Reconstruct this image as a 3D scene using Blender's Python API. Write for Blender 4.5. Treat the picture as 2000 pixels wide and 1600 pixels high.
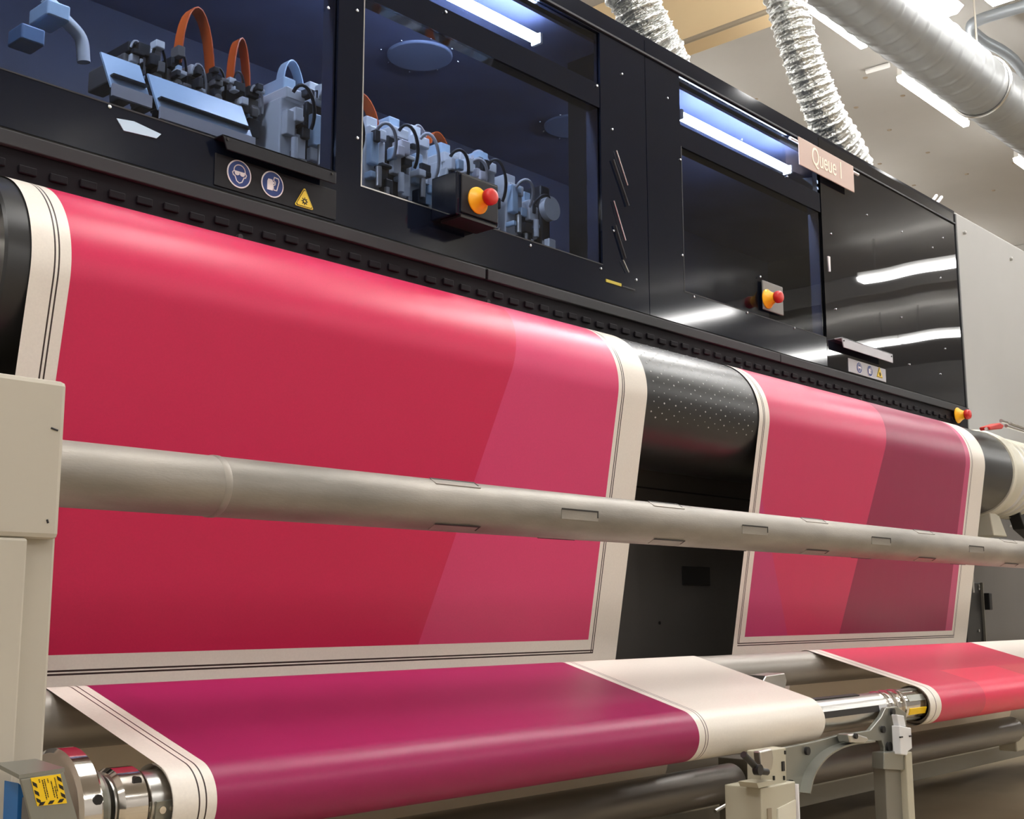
import bpy, math, random
import numpy as np
from mathutils import Matrix, Vector

# ------------------------------------------------------------------ camera, world, exposure
for o in list(bpy.data.objects):
    bpy.data.objects.remove(o)
scene = bpy.context.scene
ZC = 0.62                      # camera height above the floor; the scene is laid out with the camera at the origin and lifted at the end
FPX = 2423.36                  # focal length in pixels of the 2000x1600 photograph
YAW, PIT, ROLL = [math.radians(a) for a in (42.3546, 9.21385, -0.10744)]
CF = np.array([math.cos(PIT)*math.cos(YAW), math.cos(PIT)*math.sin(YAW), math.sin(PIT)])
_r = np.array([math.sin(YAW), -math.cos(YAW), 0.0]); _u = np.cross(_r, CF)
CR = _r*math.cos(ROLL) + _u*math.sin(ROLL); CU = -_r*math.sin(ROLL) + _u*math.cos(ROLL)
cam = bpy.data.cameras.new('camera'); camo = bpy.data.objects.new('camera', cam)
scene.collection.objects.link(camo); scene.camera = camo
cam.sensor_fit = 'HORIZONTAL'; cam.sensor_width = 36.0; cam.lens = FPX/2000*36
cam.clip_start = 0.02; cam.clip_end = 200
camo.matrix_world = Matrix((( CR[0], CU[0], -CF[0], 0), (CR[1], CU[1], -CF[1], 0), (CR[2], CU[2], -CF[2], ZC), (0, 0, 0, 1)))
world = bpy.data.worlds.new('world'); scene.world = world; world.use_nodes = True
world.node_tree.nodes['Background'].inputs[0].default_value = (0.8, 0.85, 1, 1)
world.node_tree.nodes['Background'].inputs[1].default_value = 0.05
scene.view_settings.view_transform = 'Standard'; scene.view_settings.look = 'None'
scene.view_settings.gamma = 1.0; scene.view_settings.use_curve_mapping = False
scene.view_settings.exposure = 0.68
LAMP = 26.0                    # emission of the fluorescent tubes
LED = 75.0                     # emission of the strips inside the hood

def ray(x, y): return CF + CR*(x-1000)/FPX + CU*(800-y)/FPX
def atX(x, y, X): r = ray(x, y); return r*X/r[0]
def atY(x, y, Y): r = ray(x, y); return r*Y/r[1]
def atZ(x, y, Z): r = ray(x, y); return r*Z/r[2]

# ------------------------------------------------------------------ materials
def lin(c):
    return tuple(((v/255)/12.92 if v/255 <= 0.04045 else ((v/255+0.055)/1.055)**2.4) for v in c)
MATS = {}
def mat(name, rgb, rough=0.5, metal=0.0, spec=0.5, noise=0.0, nscale=20, bump=0.0, bscale=60, coat=0.0, stretch=None, emit=None, estr=0):
    if name in MATS: return MATS[name]
    m = bpy.data.materials.new(name); m.use_nodes = True; MATS[name] = m
    nt = m.node_tree; b = nt.nodes['Principled BSDF']; c = lin(rgb)
    b.inputs['Base Color'].default_value = (*c, 1); b.inputs['Roughness'].default_value = rough
    b.inputs['Metallic'].default_value = metal; b.inputs['Specular IOR Level'].default_value = spec
    b.inputs['Coat Weight'].default_value = coat; b.inputs['Coat Roughness'].default_value = 0.15
    if emit:
        b.inputs['Emission Color'].default_value = (*emit, 1); b.inputs['Emission Strength'].default_value = estr
    if noise or bump:
        tc = nt.nodes.new('ShaderNodeTexCoord'); src = tc.outputs['Object']
        if stretch:
            mp = nt.nodes.new('ShaderNodeMapping'); mp.inputs['Scale'].default_value = stretch
            nt.links.new(src, mp.inputs[0]); src = mp.outputs[0]
    if noise:
        n = nt.nodes.new('ShaderNodeTexNoise'); n.inputs['Scale'].default_value = nscale; n.inputs['Detail'].default_value = 5
        nt.links.new(src, n.inputs['Vector'])
        r = nt.nodes.new('ShaderNodeMapRange'); r.inputs[1].default_value = 0.3; r.inputs[2].default_value = 0.7
        r.inputs[3].default_value = 1-noise; r.inputs[4].default_value = 1+noise
        nt.links.new(n.outputs[0], r.inputs[0])
        mx = nt.nodes.new('ShaderNodeMix'); mx.data_type = 'RGBA'; mx.blend_type = 'MULTIPLY'; mx.inputs[0].default_value = 1
        mx.inputs[6].default_value = (*c, 1); nt.links.new(r.outputs[0], mx.inputs[7]); nt.links.new(mx.outputs[2], b.inputs['Base Color'])
    if bump:
        n2 = nt.nodes.new('ShaderNodeTexNoise'); n2.inputs['Scale'].default_value = bscale; n2.inputs['Detail'].default_value = 3
        nt.links.new(src, n2.inputs['Vector'])
        bp = nt.nodes.new('ShaderNodeBump'); bp.inputs['Strength'].default_value = bump; bp.inputs['Distance'].default_value = 0.01
        nt.links.new(n2.outputs[0], bp.inputs['Height']); nt.links.new(bp.outputs[0], b.inputs['Normal'])
    return m
def glass(name, tint, ior=1.38, rough=0.0):
    m = bpy.data.materials.new(name); m.use_nodes = True; MATS[name] = m
    nt = m.node_tree; nt.nodes.remove(nt.nodes['Principled BSDF']); out = nt.nodes['Material Output']
    t = nt.nodes.new('ShaderNodeBsdfTransparent'); t.inputs[0].default_value = (*tint, 1)
    g = nt.nodes.new('ShaderNodeBsdfGlossy'); g.inputs['Roughness'].default_value = rough
    f = nt.nodes.new('ShaderNodeFresnel'); 
    gb = nt.nodes.new('ShaderNodeNewGeometry'); mr = nt.nodes.new('ShaderNodeMapRange')      # same reflectance on both faces of a thin sheet
    mr.inputs[3].default_value = ior; mr.inputs[4].default_value = 1/ior; nt.links.new(gb.outputs['Backfacing'], mr.inputs[0]); nt.links.new(mr.outputs[0], f.inputs[0])
    mx = nt.nodes.new('ShaderNodeMixShader')
    nt.links.new(f.outputs[0], mx.inputs[0]); nt.links.new(t.outputs[0], mx.inputs[1]); nt.links.new(g.outputs[0], mx.inputs[2])
    nt.links.new(mx.outputs[0], out.inputs[0]); return m

M_BLACK = mat('hood_black_gloss', (18, 23, 36), rough=0.07, spec=0.32)
M_MATTE = mat('black_powder_coat', (27, 27, 32), rough=0.5, spec=0.25)
M_TRIM = mat('trim_dark_grey', (50, 50, 53), rough=0.5, spec=0.25)
M_DARK = mat('dark_recess', (17, 13, 19), rough=0.6, spec=0.15)
M_NAVY = mat('hood_inside_navy', (48, 55, 80), rough=0.5, noise=0.2, nscale=6)
M_GLASS = glass('smoked_glass', (0.54, 0.57, 0.63))
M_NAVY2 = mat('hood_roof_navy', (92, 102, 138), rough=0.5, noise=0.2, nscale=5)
M_DISC = mat('cover_disc', (130, 146, 180), rough=0.4)
M_SCREW = mat('screw_steel', (225, 228, 235), rough=0.15, metal=1.0)
M_CAB = mat('cabinet_light_grey', (166, 165, 162), rough=0.5, noise=0.03, nscale=3)
M_COLUMN = mat('column_warm_grey', (186, 179, 165), rough=0.5, noise=0.03, nscale=4)
M_BASE = mat('base_dark_grey', (104, 100, 97), rough=0.5, noise=0.06, nscale=4)
M_BASE2 = mat('base_black', (38, 37, 37), rough=0.4)
M_RUBBER = mat('roller_black_rubber', (40, 40, 41), rough=0.32, noise=0.15, nscale=8)
M_DOT = mat('roller_dimple', (190, 190, 190), rough=0.4)
M_ALU = mat('scuffed_aluminium', (148, 142, 134), rough=0.5, metal=0.4, noise=0.3, nscale=7, bump=0.05, bscale=200, stretch=(0.5, 2, 2))
M_SLOT = mat('slot_dark', (38, 34, 32), rough=0.6)
M_STEEL = mat('brushed_steel', (196, 194, 190), rough=0.28, metal=1.0)
M_CHROME = mat('polished_steel', (222, 216, 208), rough=0.1, metal=1.0)
M_ZINC = mat('zinc_plated', (146, 146, 138), rough=0.35, metal=0.7)
M_GREYBAR = mat('guide_bar_grey', (158, 152, 144), rough=0.4, metal=0.3)
M_ROLLDK = mat('lower_roller_grey', (112, 107, 102), rough=0.3, metal=0.5, noise=0.08, nscale=5, stretch=(0.4, 2, 2))
M_RAIL = mat('rail_grey', (126, 122, 112), rough=0.45, metal=0.2)
M_CREAMP = mat('cream_painted_steel', (184, 178, 158), rough=0.45)
M_PLASTIC = mat('clear_white_plastic', (222, 222, 224), rough=0.25)
M_YEL = mat('estop_yellow', (250, 176, 8), rough=0.4)
M_RED = mat('estop_red', (200, 40, 34), rough=0.35)
M_BLUE = mat('safety_blue', (22, 52, 122), rough=0.4)
M_WHITE = mat('sign_white', (236, 232, 236), rough=0.4)
M_WARN = mat('warning_yellow', (235, 205, 60), rough=0.4)
M_STICK = mat('sticker_yellow', (248, 204, 20), rough=0.5)
M_INK = mat('ink_black', (22, 20, 20), rough=0.5)
M_BLUEP = mat('machine_blue_paint', (40, 110, 180), rough=0.4)
M_FOIL = mat('aluminium_foil', (228, 230, 228), rough=0.3, metal=0.85, bump=0.9, bscale=55)
M_GALV = mat('galvanised_duct', (150, 152, 153), rough=0.45, metal=0.5, noise=0.08, nscale=10)
M_CEIL = mat('ceiling_plaster', (172, 169, 164), rough=0.85, noise=0.03, nscale=2)
M_BEAM = mat('beam_warm_paint', (222, 196, 154), rough=0.8, noise=0.03, nscale=2)
M_WALL = mat('wall_paint', (196, 195, 194), rough=0.8, noise=0.03, nscale=2)
M_FLOOR = mat('worn_floor', (162, 146, 120), rough=0.5, noise=0.12, nscale=3)
M_HOUSE = mat('lamp_housing_white', (236, 236, 234), rough=0.5)
M_TUBE = mat('lamp_tube', (255, 255, 255), emit=(1.0, 0.988, 0.965), estr=LAMP)
M_LED = mat('led_tube', (255, 255, 255), emit=(0.80, 0.89, 1.0), estr=LED)
M_PIPE = mat('conduit_grey', (150, 158, 166), rough=0.4, metal=0.3)
M_PIPE2 = mat('conduit_brown', (150, 136, 116), rough=0.5)
M_HEAD = mat('print_head_grey', (226, 228, 230), rough=0.4)
M_HEAD2 = mat('print_head_dark', (44, 47, 54), rough=0.4)
M_TRAY = mat('tray_pale_blue', (190, 214, 236), rough=0.3)
M_ORANGE = mat('ribbon_orange', (214, 96, 34), rough=0.45)
M_CABLE = mat('cable_pale', (200, 200, 204), rough=0.4)
M_CORE = mat('card_core', (120, 108, 94), rough=0.8)
M_SIGN = mat('sign_board_pink', (188, 160, 147), rough=0.45)
M_LETTER = mat('sign_letter_cream', (250, 232, 214), rough=0.5)
M_COLLAR = mat('collar_ivory', (216, 212, 196), rough=0.35)
M_LEDBR = mat('bracket_pale_blue', (196, 222, 240), rough=0.35)

# ------------------------------------------------------------------ geometry helpers
COL = scene.collection
WLOC = {}
class MB:
    def __init__(self): self.v = []; self.f = []; self.m = []
    def add(self, verts, faces, mi=0):
        n = len(self.v); self.v += [tuple(float(c) for c in p) for p in verts]
        self.f += [tuple(i+n for i in q) for q in faces]; self.m += [mi]*len(faces); return self
    def box(self, a, b, mi=0):
        x0, x1 = sorted((a[0], b[0])); y0, y1 = sorted((a[1], b[1])); z0, z1 = sorted((a[2], b[2]))
        return self.add([(x0,y0,z0),(x1,y0,z0),(x1,y1,z0),(x0,y1,z0),(x0,y0,z1),(x1,y0,z1),(x1,y1,z1),(x0,y1,z1)],
                 [(0,3,2,1),(4,5,6,7),(0,1,5,4),(1,2,6,5),(2,3,7,6),(3,0,4,7)], mi)
    def lathe(self, c, axis, prof, seg=32, mi=0, a0=0.0):
        """prof: list of (t along axis, radius); capped at both ends"""
        ax = {'X': (0,1,2), 'Y': (1,2,0), 'Z': (2,0,1)}[axis]
        vs = []; fs = []
        for t, r in prof:
            for k in range(seg):
                a = a0+2*math.pi*k/seg; p = [0,0,0]
                p[ax[0]] = c[ax[0]]+t; p[ax[1]] = c[ax[1]]+r*math.cos(a); p[ax[2]] = c[ax[2]]+r*math.sin(a); vs.append(p)
        for i in range(len(prof)-1):
            for k in range(seg):
                k2 = (k+1) % seg; fs.append((i*seg+k, (i+1)*seg+k, (i+1)*seg+k2, i*seg+k2)[::-1])
        fs.append(tuple(range(seg))[::-1]); fs.append(tuple((len(prof)-1)*seg+k for k in range(seg)))
        return self.add(vs, fs, mi)
    def cyl(self, c, axis, L, r, seg=32, mi=0):
        return self.lathe(c, axis, [(0, r), (L, r)], seg, mi)
    def prism(self, pts, off, mi=0):
        """pts: 3D outline; off: extrusion vector"""
        n = len(pts); off = np.array(off); p = [np.array(q, float) for q in pts]
        return self.add(p+[q+off for q in p], [tuple(range(n))[::-1], tuple(range(n, 2*n))] + [(i, (i+1) % n, n+(i+1) % n, n+i) for i in range(n)], mi)
    def tube(self, path, r, seg=12, mi=0):
        P = [np.array(p, float) for p in path]; n = len(P); vs = []; fs = []; up = None
        for i, p in enumerate(P):
            d = P[min(i+1, n-1)]-P[max(i-1, 0)]; d = d/np.linalg.norm(d)
            if up is None: up = np.array([0,0,1.0]) if abs(d[2]) < 0.9 else np.array([1.0,0,0])
            a = np.cross(d, up); a /= np.linalg.norm(a); up = np.cross(a, d)
            rr = r[i] if hasattr(r, '__len__') else r
            for k in range(seg):
                t = 2*math.pi*k/seg; vs.append(p+rr*(a*math.cos(t)+up*math.sin(t)))
        for i in range(n-1):
            for k in range(seg):
                k2 = (k+1) % seg; fs.append((i*seg+k, i*seg+k2, (i+1)*seg+k2, (i+1)*seg+k))
        fs.append(tuple(range(seg))[::-1]); fs.append(tuple((n-1)*seg+k for k in range(seg)))
        return self.add(vs, fs, mi)
    def ribbon(self, path, w, t=0.002, mi=0):
        P = [np.array(p, float) for p in path]; w = np.array(w); vs = []; fs = []
        for i, p in enumerate(P):
            d = P[min(i+1, len(P)-1)]-P[max(i-1, 0)]; nrm = np.cross(d, w); nrm = nrm/np.linalg.norm(nrm)*t/2
            vs += [p-w/2-nrm, p+w/2-nrm, p+w/2+nrm, p-w/2+nrm]
        for i in range(len(P)-1):
            for k in range(4):
                k2 = (k+1) % 4; fs.append((i*4+k, i*4+k2, (i+1)*4+k2, (i+1)*4+k))
        fs.append((3,2,1,0)); n = 4*(len(P)-1); fs.append((n,n+1,n+2,n+3))
        return self.add(vs, fs, mi)
    def build(self, name, mats, parent=None, smooth=0, bevel=0.0, uv=None):
        v = np.array(self.v); lo = v.min(0); hi = v.max(0); c = (lo+hi)/2
        if parent is None: c[2] = lo[2]
        me = bpy.data.meshes.new(name); me.from_pydata([tuple(p) for p in (v-c)], [], self.f)
        if not isinstance(mats, (list, tuple)): mats = [mats]
        for m in mats: me.materials.append(m)
        me.polygons.foreach_set('material_index', self.m)
        if uv is not None:
            l = me.uv_layers.new(name='UVMap'); vi = np.zeros(len(me.loops), int); me.loops.foreach_get('vertex_index', vi)
            l.data.foreach_set('uv', np.array(uv)[vi].astype(np.float32).ravel())
        if smooth:
            me.shade_smooth(); me.set_sharp_from_angle(angle=math.radians(smooth))
        me.update(); o = bpy.data.objects.new(name, me); COL.objects.link(o)
        if bevel:
            b = o.modifiers.new('bevel', 'BEVEL'); b.width = bevel; b.segments = 2; b.limit_method = 'ANGLE'
        WLOC[o] = c
        if parent is not None:
            o.parent = parent; o.location = c-WLOC[parent]
        else: o.location = c
        return o
def tag(o, label, cat, group=None, kind=None):
    o['label'] = label; o['category'] = cat
    if group: o['group'] = group
    if kind: o['kind'] = kind
    return o
def thing(name, loc, label, cat, group=None):
    o = bpy.data.objects.new(name, None); COL.objects.link(o); o.empty_display_size = 0.05
    o.location = loc; WLOC[o] = np.array(loc, float); return tag(o, label, cat, group)
def struct(o): o['kind'] = 'structure'; return o
def place_copy(o, parent, pos):
    """copy of a one-mesh part put at an absolute position (centre)"""
    c = o.copy(); COL.objects.link(c); c.parent = parent; c.location = np.array(pos)-WLOC[parent]; WLOC[c] = np.array(pos, float); return c

# ------------------------------------------------------------------ the hall
FZ, CZ = -ZC, 3.7
RX0, RX1, RY0, RY1 = -4.0, 18.0, -7.0, 7.0
struct(MB().box((RX0,RY0,FZ-0.1), (RX1,RY1,FZ)).build('floor', M_FLOOR))
struct(MB().box((RX0,RY0,CZ), (RX1,RY1,CZ+0.1)).build('ceiling', M_CEIL))
struct(MB().box((RX0-0.1,RY0,FZ), (RX0,RY1,CZ)).build('wall_left', M_WALL))
struct(MB().box((RX1,RY0,FZ), (RX1+0.1,RY1,CZ)).build('wall_right', M_WALL))
struct(MB().box((RX0,RY1,FZ), (RX1,RY1+0.1,CZ)).build('wall_back', M_WALL))
struct(MB().box((RX0,RY0-0.1,FZ), (RX1,RY0,CZ)).build('wall_front', M_WALL))
bz = 3.25
e0 = atZ(1400, 57, bz)[0]; e1 = atZ(1325, 118, bz)[0]
bm_ = struct(MB().box((e0,2.2,bz), (e1,RY1,CZ)).build('trim_1', M_BEAM, bevel=0.01))
struct(MB().box((12.6,RY0,3.45), (12.95,RY1,CZ)).build('trim_2', M_CEIL, bevel=0.01))
tag(MB().tube([(e0-0.012, y, bz-0.012) for y in np.linspace(2.2, RY1, 12)], 0.016, 8).build('conduit_pipe', M_PIPE2, smooth=40),
    'thin brown conduit running along the lower edge of the yellow beam', 'pipe')

ceil_o = [o for o in COL.objects if o.name == 'ceiling'][0]
for x, y in ((1476,194),(1763,187),(1672,210),(1737,254),(1812,298),(1718,320),(1888,340),(1940,372),(1785,362),(1690,152),(1980,318)):
    p = atZ(x, y, CZ); MB().lathe((p[0], p[1], CZ-0.006), 'Z', [(0, 0.012), (0.006, 0.02)], 8).build('ceiling_anchor', M_PIPE2, ceil_o)
# ------------------------------------------------------------------ ceiling lamps
def lamp(a, b, label, group, w=0.1):
    """fluorescent batten between two points at the same height"""
    a = np.array(a, float); b = np.array(b, float); c = (a+b)/2; d = b-a; L = np.linalg.norm(d); d /= L; s = np.array([-d[1], d[0], 0])
    t = thing('ceiling_lamp', (c[0], c[1], a[2]-0.03), label, 'lamp', group)
    def bar(m, l, wa, wb, z0, z1):
        m.add([a+d*(L-l)/2*0+c-a+(-d*l/2 if i in (0,3,4,7) else d*l/2)+s*(wa if i in (2,3) else -wa if i in (0,1) else wb if i in (6,7) else -wb)+np.array([0,0,z0 if i < 4 else z1]) for i in range(8)],
              [(0,3,2,1),(4,5,6,7),(0,1,5,4),(1,2,6,5),(2,3,7,6),(3,0,4,7)])
        return m
    bar(MB(), L, w*0.62, w*0.5, 0.0, 0.06).build('housing', M_HOUSE, t)
    bar(MB(), L*0.985, w*0.72, w*0.95, -0.035, -0.0015).build('lamp_tube', M_TUBE, t)
    if a[2] < CZ-0.1:
        for k in (-0.38, 0.38):
            p = c+d*L*k; MB().cyl((p[0], p[1], a[2]+0.06), 'Z', CZ-a[2]-0.06, 0.006, 8).build('hanger_rod', M_STEEL, t, smooth=40)
    return t
LZ = 3.3
YF = 2.05                       # plane of the hood's front face
def refl(x, y, z=LZ): p = atZ(x, y, z); p[1] = 2*YF-p[1]; return p
rowY = atZ(1757, 147, LZ)[1]
for k, (pa, pb) in enumerate((((1566,8),(1680,86)), ((1757,147),(1893,237)), ((1992,305),(2050,345)))):
    lz = 3.17 if k == 0 else LZ; a = atZ(*pa, lz); b = atZ(*pb, lz)
    ry = lz/1.067 if k == 0 else rowY
    lamp((a[0], ry, lz), (b[0], ry, lz), ('slim fluorescent batten hidden behind the spiral duct but for a thin bright edge', 'slim fluorescent batten showing whole along the lower side of the spiral duct', 'slim fluorescent batten of the duct row farthest from the yellow beam')[k], 'battens in the row beside the duct', 0.026)
a = atZ(1822, 32, 3.12); lamp((a[0]-1.5, a[1]-0.02, 3.12), (a[0], a[1]-0.02, 3.12), 'wide bright fluorescent lamp hung above the spiral duct', None, 0.16)
a = atZ(1935, 4, 3.12); lamp((a[0]-1.5, a[1]-0.1, 3.12), (a[0], a[1]-0.1, 3.12), 'wide bright fluorescent lamp near the bent conduit', None, 0.12)
r1 = refl(1680, 548); r2 = refl(1560, 697); r3 = refl(1430, 604)
rows = [(r1[0], r1[1], r1[1]+1.5, 0), (r3[0], r3[1]-1.4, r3[1], 0), (r2[0], r2[1]-0.6, r2[1]+1.4, 0), (r2[0], r2[1]+1.42, r2[1]+3.2, 0)]
for x in (-1.9, 0.6, 2.6, 4.6, 6.6, 8.6):
    rows += [(x, 0.15, 1.65, 1), (x, -5.9, -4.4, 1)]
rows += [(-2.6, -2.6, -1.1, 1), (-0.4, -2.6, -1.1, 1)]
for x in (1.0, 3.6, 6.2, 8.8, 11.4, 14.0):  # row out of view behind the hood, added to brighten the ceiling
    lamp((x, 5.2, LZ), (x+1.5, 5.2, LZ), 'unseen fluorescent lamp added behind the printer to brighten the ceiling', 'added lamps behind the printer', 0.1)
for x, y0, y1, k in rows:
    lamp((x, y0, LZ), (x, y1, LZ), 'fluorescent lamp hung over the aisle in front of the printer, square to it', 'aisle lamps square to the printer', 0.1)

# ------------------------------------------------------------------ ducts above
DR, DY, DZ = 0.16, 2.405, 2.797
def duct_mesh(m, path, R, seg, ridge, pitch, rnd=0.0, twist=0.0, sharp=6):
    P = [np.array(p, float) for p in path]; n = len(P); up = None; s = 0; vs = []; fs = []
    for i, p in enumerate(P):
        d = P[min(i+1, n-1)]-P[max(i-1, 0)]; d /= np.linalg.norm(d)
        if i: s += np.linalg.norm(P[i]-P[i-1])
        if up is None: up = np.array([0,0,1.0]) if abs(d[2]) < 0.9 else np.array([1.0,0,0])
        a = np.cross(d, up); a /= np.linalg.norm(a); up = np.cross(a, d)
        for k in range(seg):
            t = 2*math.pi*k/seg; ph = s/pitch-k/seg*twist
            w = math.cos(2*math.pi*ph); w = (0.5+0.5*w)**sharp
            r = R+ridge*w+(random.uniform(-rnd, rnd)*(1-0.8*w)+0.35*rnd*math.sin(5*t+9*s*60)+0.4*rnd*math.sin(3*t-31*s) if rnd else 0)
            vs.append(p+r*(a*math.cos(t)+up*math.sin(t)))
    for i in range(n-1):
        for k in range(seg):
            k2 = (k+1) % seg; fs.append((i*seg+k, i*seg+k2, (i+1)*seg+k2, (i+1)*seg+k))
    return m.add(vs, fs)
random.seed(4)
t = thing('spiral_duct', (7, DY, DZ-DR), 'large round galvanised spiral duct running below the ceiling', 'duct')
duct_mesh(MB(), [(x, DY, DZ) for x in np.arange(1.0, 13.0, 0.0125)], DR, 48, 0.005, 0.13, 0, 1.0, 40).build('duct_body', M_GALV, t, smooth=60)
for x in (3.2, 6.4, 9.0):
    m = MB(); m.tube([(x, DY+(DR+0.007)*math.cos(a), DZ+(DR+0.007)*math.sin(a)) for a in np.linspace(0, 2*math.pi, 49)], 0.008, 6)
    m.cyl((x, DY, DZ+DR), 'Z', CZ-DZ-DR, 0.006, 8); m.build('hanger_ring', M_STEEL, t, smooth=40)
def smooth_path(ctrl, n):
    c = [np.array(p, float) for p in ctrl]; c = [2*c[0]-c[1]]+c+[2*c[-1]-c[-2]]; out = []
    for i in range(1, len(c)-2):
        for u in np.linspace(0, 1, n, endpoint=False):
            p0, p1, p2, p3 = c[i-1:i+3]
            out.append(0.5*((2*p1)+(-p0+p2)*u+(2*p0-5*p1+4*p2-p3)*u*u+(-p0+3*p1-3*p2+p3)*u**3))
    out.append(c[-2]); return out
def flex(name, px, label):
    pts = [atY(x, y, Y) for x, y, Y in px]
    top = pts[-1]; pts.append(np.array([top[0]-0.05, DY, DZ-DR*0.7])); bot = pts[0]; pts.insert(0, np.array([bot[0]+0.06, bot[1]+0.02, 1.745]))
    pa = smooth_path(pts, 90); t = thing(name, pts[0], label, 'duct', 'foil hoses between hood and spiral duct')
    duct_mesh(MB(), pa, 0.074, 56, 0.0085, 0.038, 0.0036, 1.0, 4).build('foil_hose', M_FOIL, t, smooth=75)
    b = pts[0]; MB().lathe((b[0], b[1], 1.6925), 'Z', [(0, 0.1), (0.012, 0.1), (0.014, 0.073), (0.07, 0.073)], 40).build('collar', M_STEEL, t, smooth=40)
    return t
flex('foil_duct', [(1664,318,2.27), (1612,225,2.28), (1566,110,2.3), (1532,0,2.33)], 'crinkled foil hose rising from the hood beside the small sign')
flex('foil_duct', [(1300,120,2.27), (1270,65,2.28), (1238,0,2.3), (1205,-70,2.34)], 'crinkled foil hose rising from the hood top above the round cover discs')
# bent conduit near the lamps
zz = 3.55
cp = [atZ(2060,330,zz), atZ(2000,145,zz), atZ(1915,75,zz), atZ(1897,55,zz), atZ(1915,38,zz), atZ(2000,12,zz), atZ(2080,-15,zz)]
tag(MB().tube(smooth_path(cp, 8), 0.035, 12).build('bent_conduit', M_PIPE, smooth=50), 'grey-blue conduit with a rounded bend under the ceiling', 'pipe')
m = MB(); a = atZ(1692, 140, CZ-0.02); b = atZ(1737, 127, CZ-0.02); m.tube([a, b], 0.018, 8)
tag(m.build('ceiling_batten', M_HOUSE, smooth=40), 'short thin pale strip fixed to the grey ceiling', 'strip')

# ------------------------------------------------------------------ printer hood
HX0, HX1, HB, HT = 0.35, 5.07, 0.84, 1.68
WZ0, WZ1, UZ0, UZ1 = 0.945, 1.40, 1.47, 1.625
wins = [(0.75, 1.672), (1.745, 2.622), (3.015, 3.885)]
hood = thing('printer_hood', ((HX0+HX1)/2, 2.5, HB), 'long glossy black printer hood with smoked windows above the roller', 'printer')
def hpart(name, a, b, m, parent=hood, bevel=0.0): return MB().box(a, b).build(name, m, parent, bevel=bevel)
T = 0.022
xs = [HX0]+[v for w in wins for v in w]
hpart('frame_panel', (HX0,YF,HB), (wins[0][0],YF+T,HT), M_BLACK)
hpart('frame_panel', (wins[0][1],YF,HB), (wins[1][0],YF+T,HT), M_BLACK)
hpart('frame_panel', (wins[1][1],YF,HB), (2.836,YF+T,HT), M_BLACK)
hpart('frame_panel', (2.839,YF,HB), (wins[2][0],YF+T,HT), M_BLACK)
for w in wins:
    hpart('sill_panel', (w[0],YF,HB), (w[1],YF+T,WZ0), M_BLACK)
    hpart('lamp_rail', (w[0],YF+0.002,WZ1), (w[1],YF+T+0.02,UZ0), M_BLACK)
    hpart('header_panel', (w[0],YF,UZ1), (w[1],YF+T,HT), M_BLACK)
    hpart('window_pane', (w[0],YF+0.006,WZ0), (w[1],YF+0.012,WZ1), M_GLASS)
    hpart('window_pane', (w[0],YF+0.006,UZ0), (w[1],YF+0.012,UZ1), M_GLASS)
    mid = w is wins[1]
    hpart('pane_edge', (w[0],YF-0.001,WZ0-0.003), (w[0]+0.27 if mid else w[1],YF+0.008,WZ0), M_STEEL if mid else M_TRIM)
    if mid: hpart('pane_edge', (w[0]+0.27,YF-0.001,WZ0-0.003), (w[1],YF+0.008,WZ0), M_TRIM)
    hpart('pane_edge', (w[0],YF-0.001,WZ0), (w[0]+0.003,YF+0.008,WZ1), M_STEEL if mid else M_TRIM)
    hpart('window_reveal', (w[1]-0.004,YF+0.012,WZ0), (w[1],YF+0.05,WZ1), M_NAVY)
# wavy reflective door at the far end (fine grid so that the ripple is in the surface)
RIP = -0.6
m = MB(); nx, nz = 60, 40; x0, x1, z0, z1 = 3.888, HX1, HB, HT; vs = []; fs = []
for j in range(nz+1):
    for i in range(nx+1):
        x = x0+(x1-x0)*i/nx; z = z0+(z1-z0)*j/nz; u = (x-x0)/(x1-x0)
        rip = (0.0030*math.sin(math.pi*u)*(z-1.2)+0.0010*math.sin(2*math.pi*u*1.6+1.0)*(z-1.0)+0.00015*math.sin(9*z+11*u))*RIP
        vs.append((x, YF+rip, z))
for j in range(nz):
    for i in range(nx): fs.append((j*(nx+1)+i, j*(nx+1)+i+1, (j+1)*(nx+1)+i+1, (j+1)*(nx+1)+i))
m.add(vs, fs); m.build('door_panel', mat('door_black_mirror', (17, 20, 28), rough=0.02, spec=0.75), hood, smooth=80)
hpart('door_backing', (x0,YF+0.012,z0), (x1,YF+0.03,z1), M_MATTE)
hpart('door_edge', (HX1,YF-0.004,HB-0.04), (HX1+0.012,YF+0.06,HT), M_BASE2)
hpart('top_lip', (HX0,YF-0.006,1.632), (HX1,YF,1.638), M_TRIM)
hpart('top_panel', (HX0,YF,HT), (HX1,3.0,HT+0.012), M_BLACK)
hpart('inner_ceiling', (HX0,YF+0.06,1.63), (HX1,2.95,1.64), M_NAVY2)
hpart('inner_back', (HX0,2.95,HB), (HX1,2.97,HT), M_NAVY)
hpart('inner_floor', (HX0,YF+T,HB-0.03), (HX1,2.95,HB-0.005), M_BASE2)
hpart('end_wall', (HX1-0.03,YF+0.04,HB), (HX1,2.97,HT), M_MATTE)
hpart('end_wall', (HX0,YF+0.03,HB), (HX0+0.03,2.97,HT), M_MATTE)
hpart('divider_wall', (2.72,YF+0.03,HB), (2.74,2.25,1.63), M_BASE2)
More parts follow.
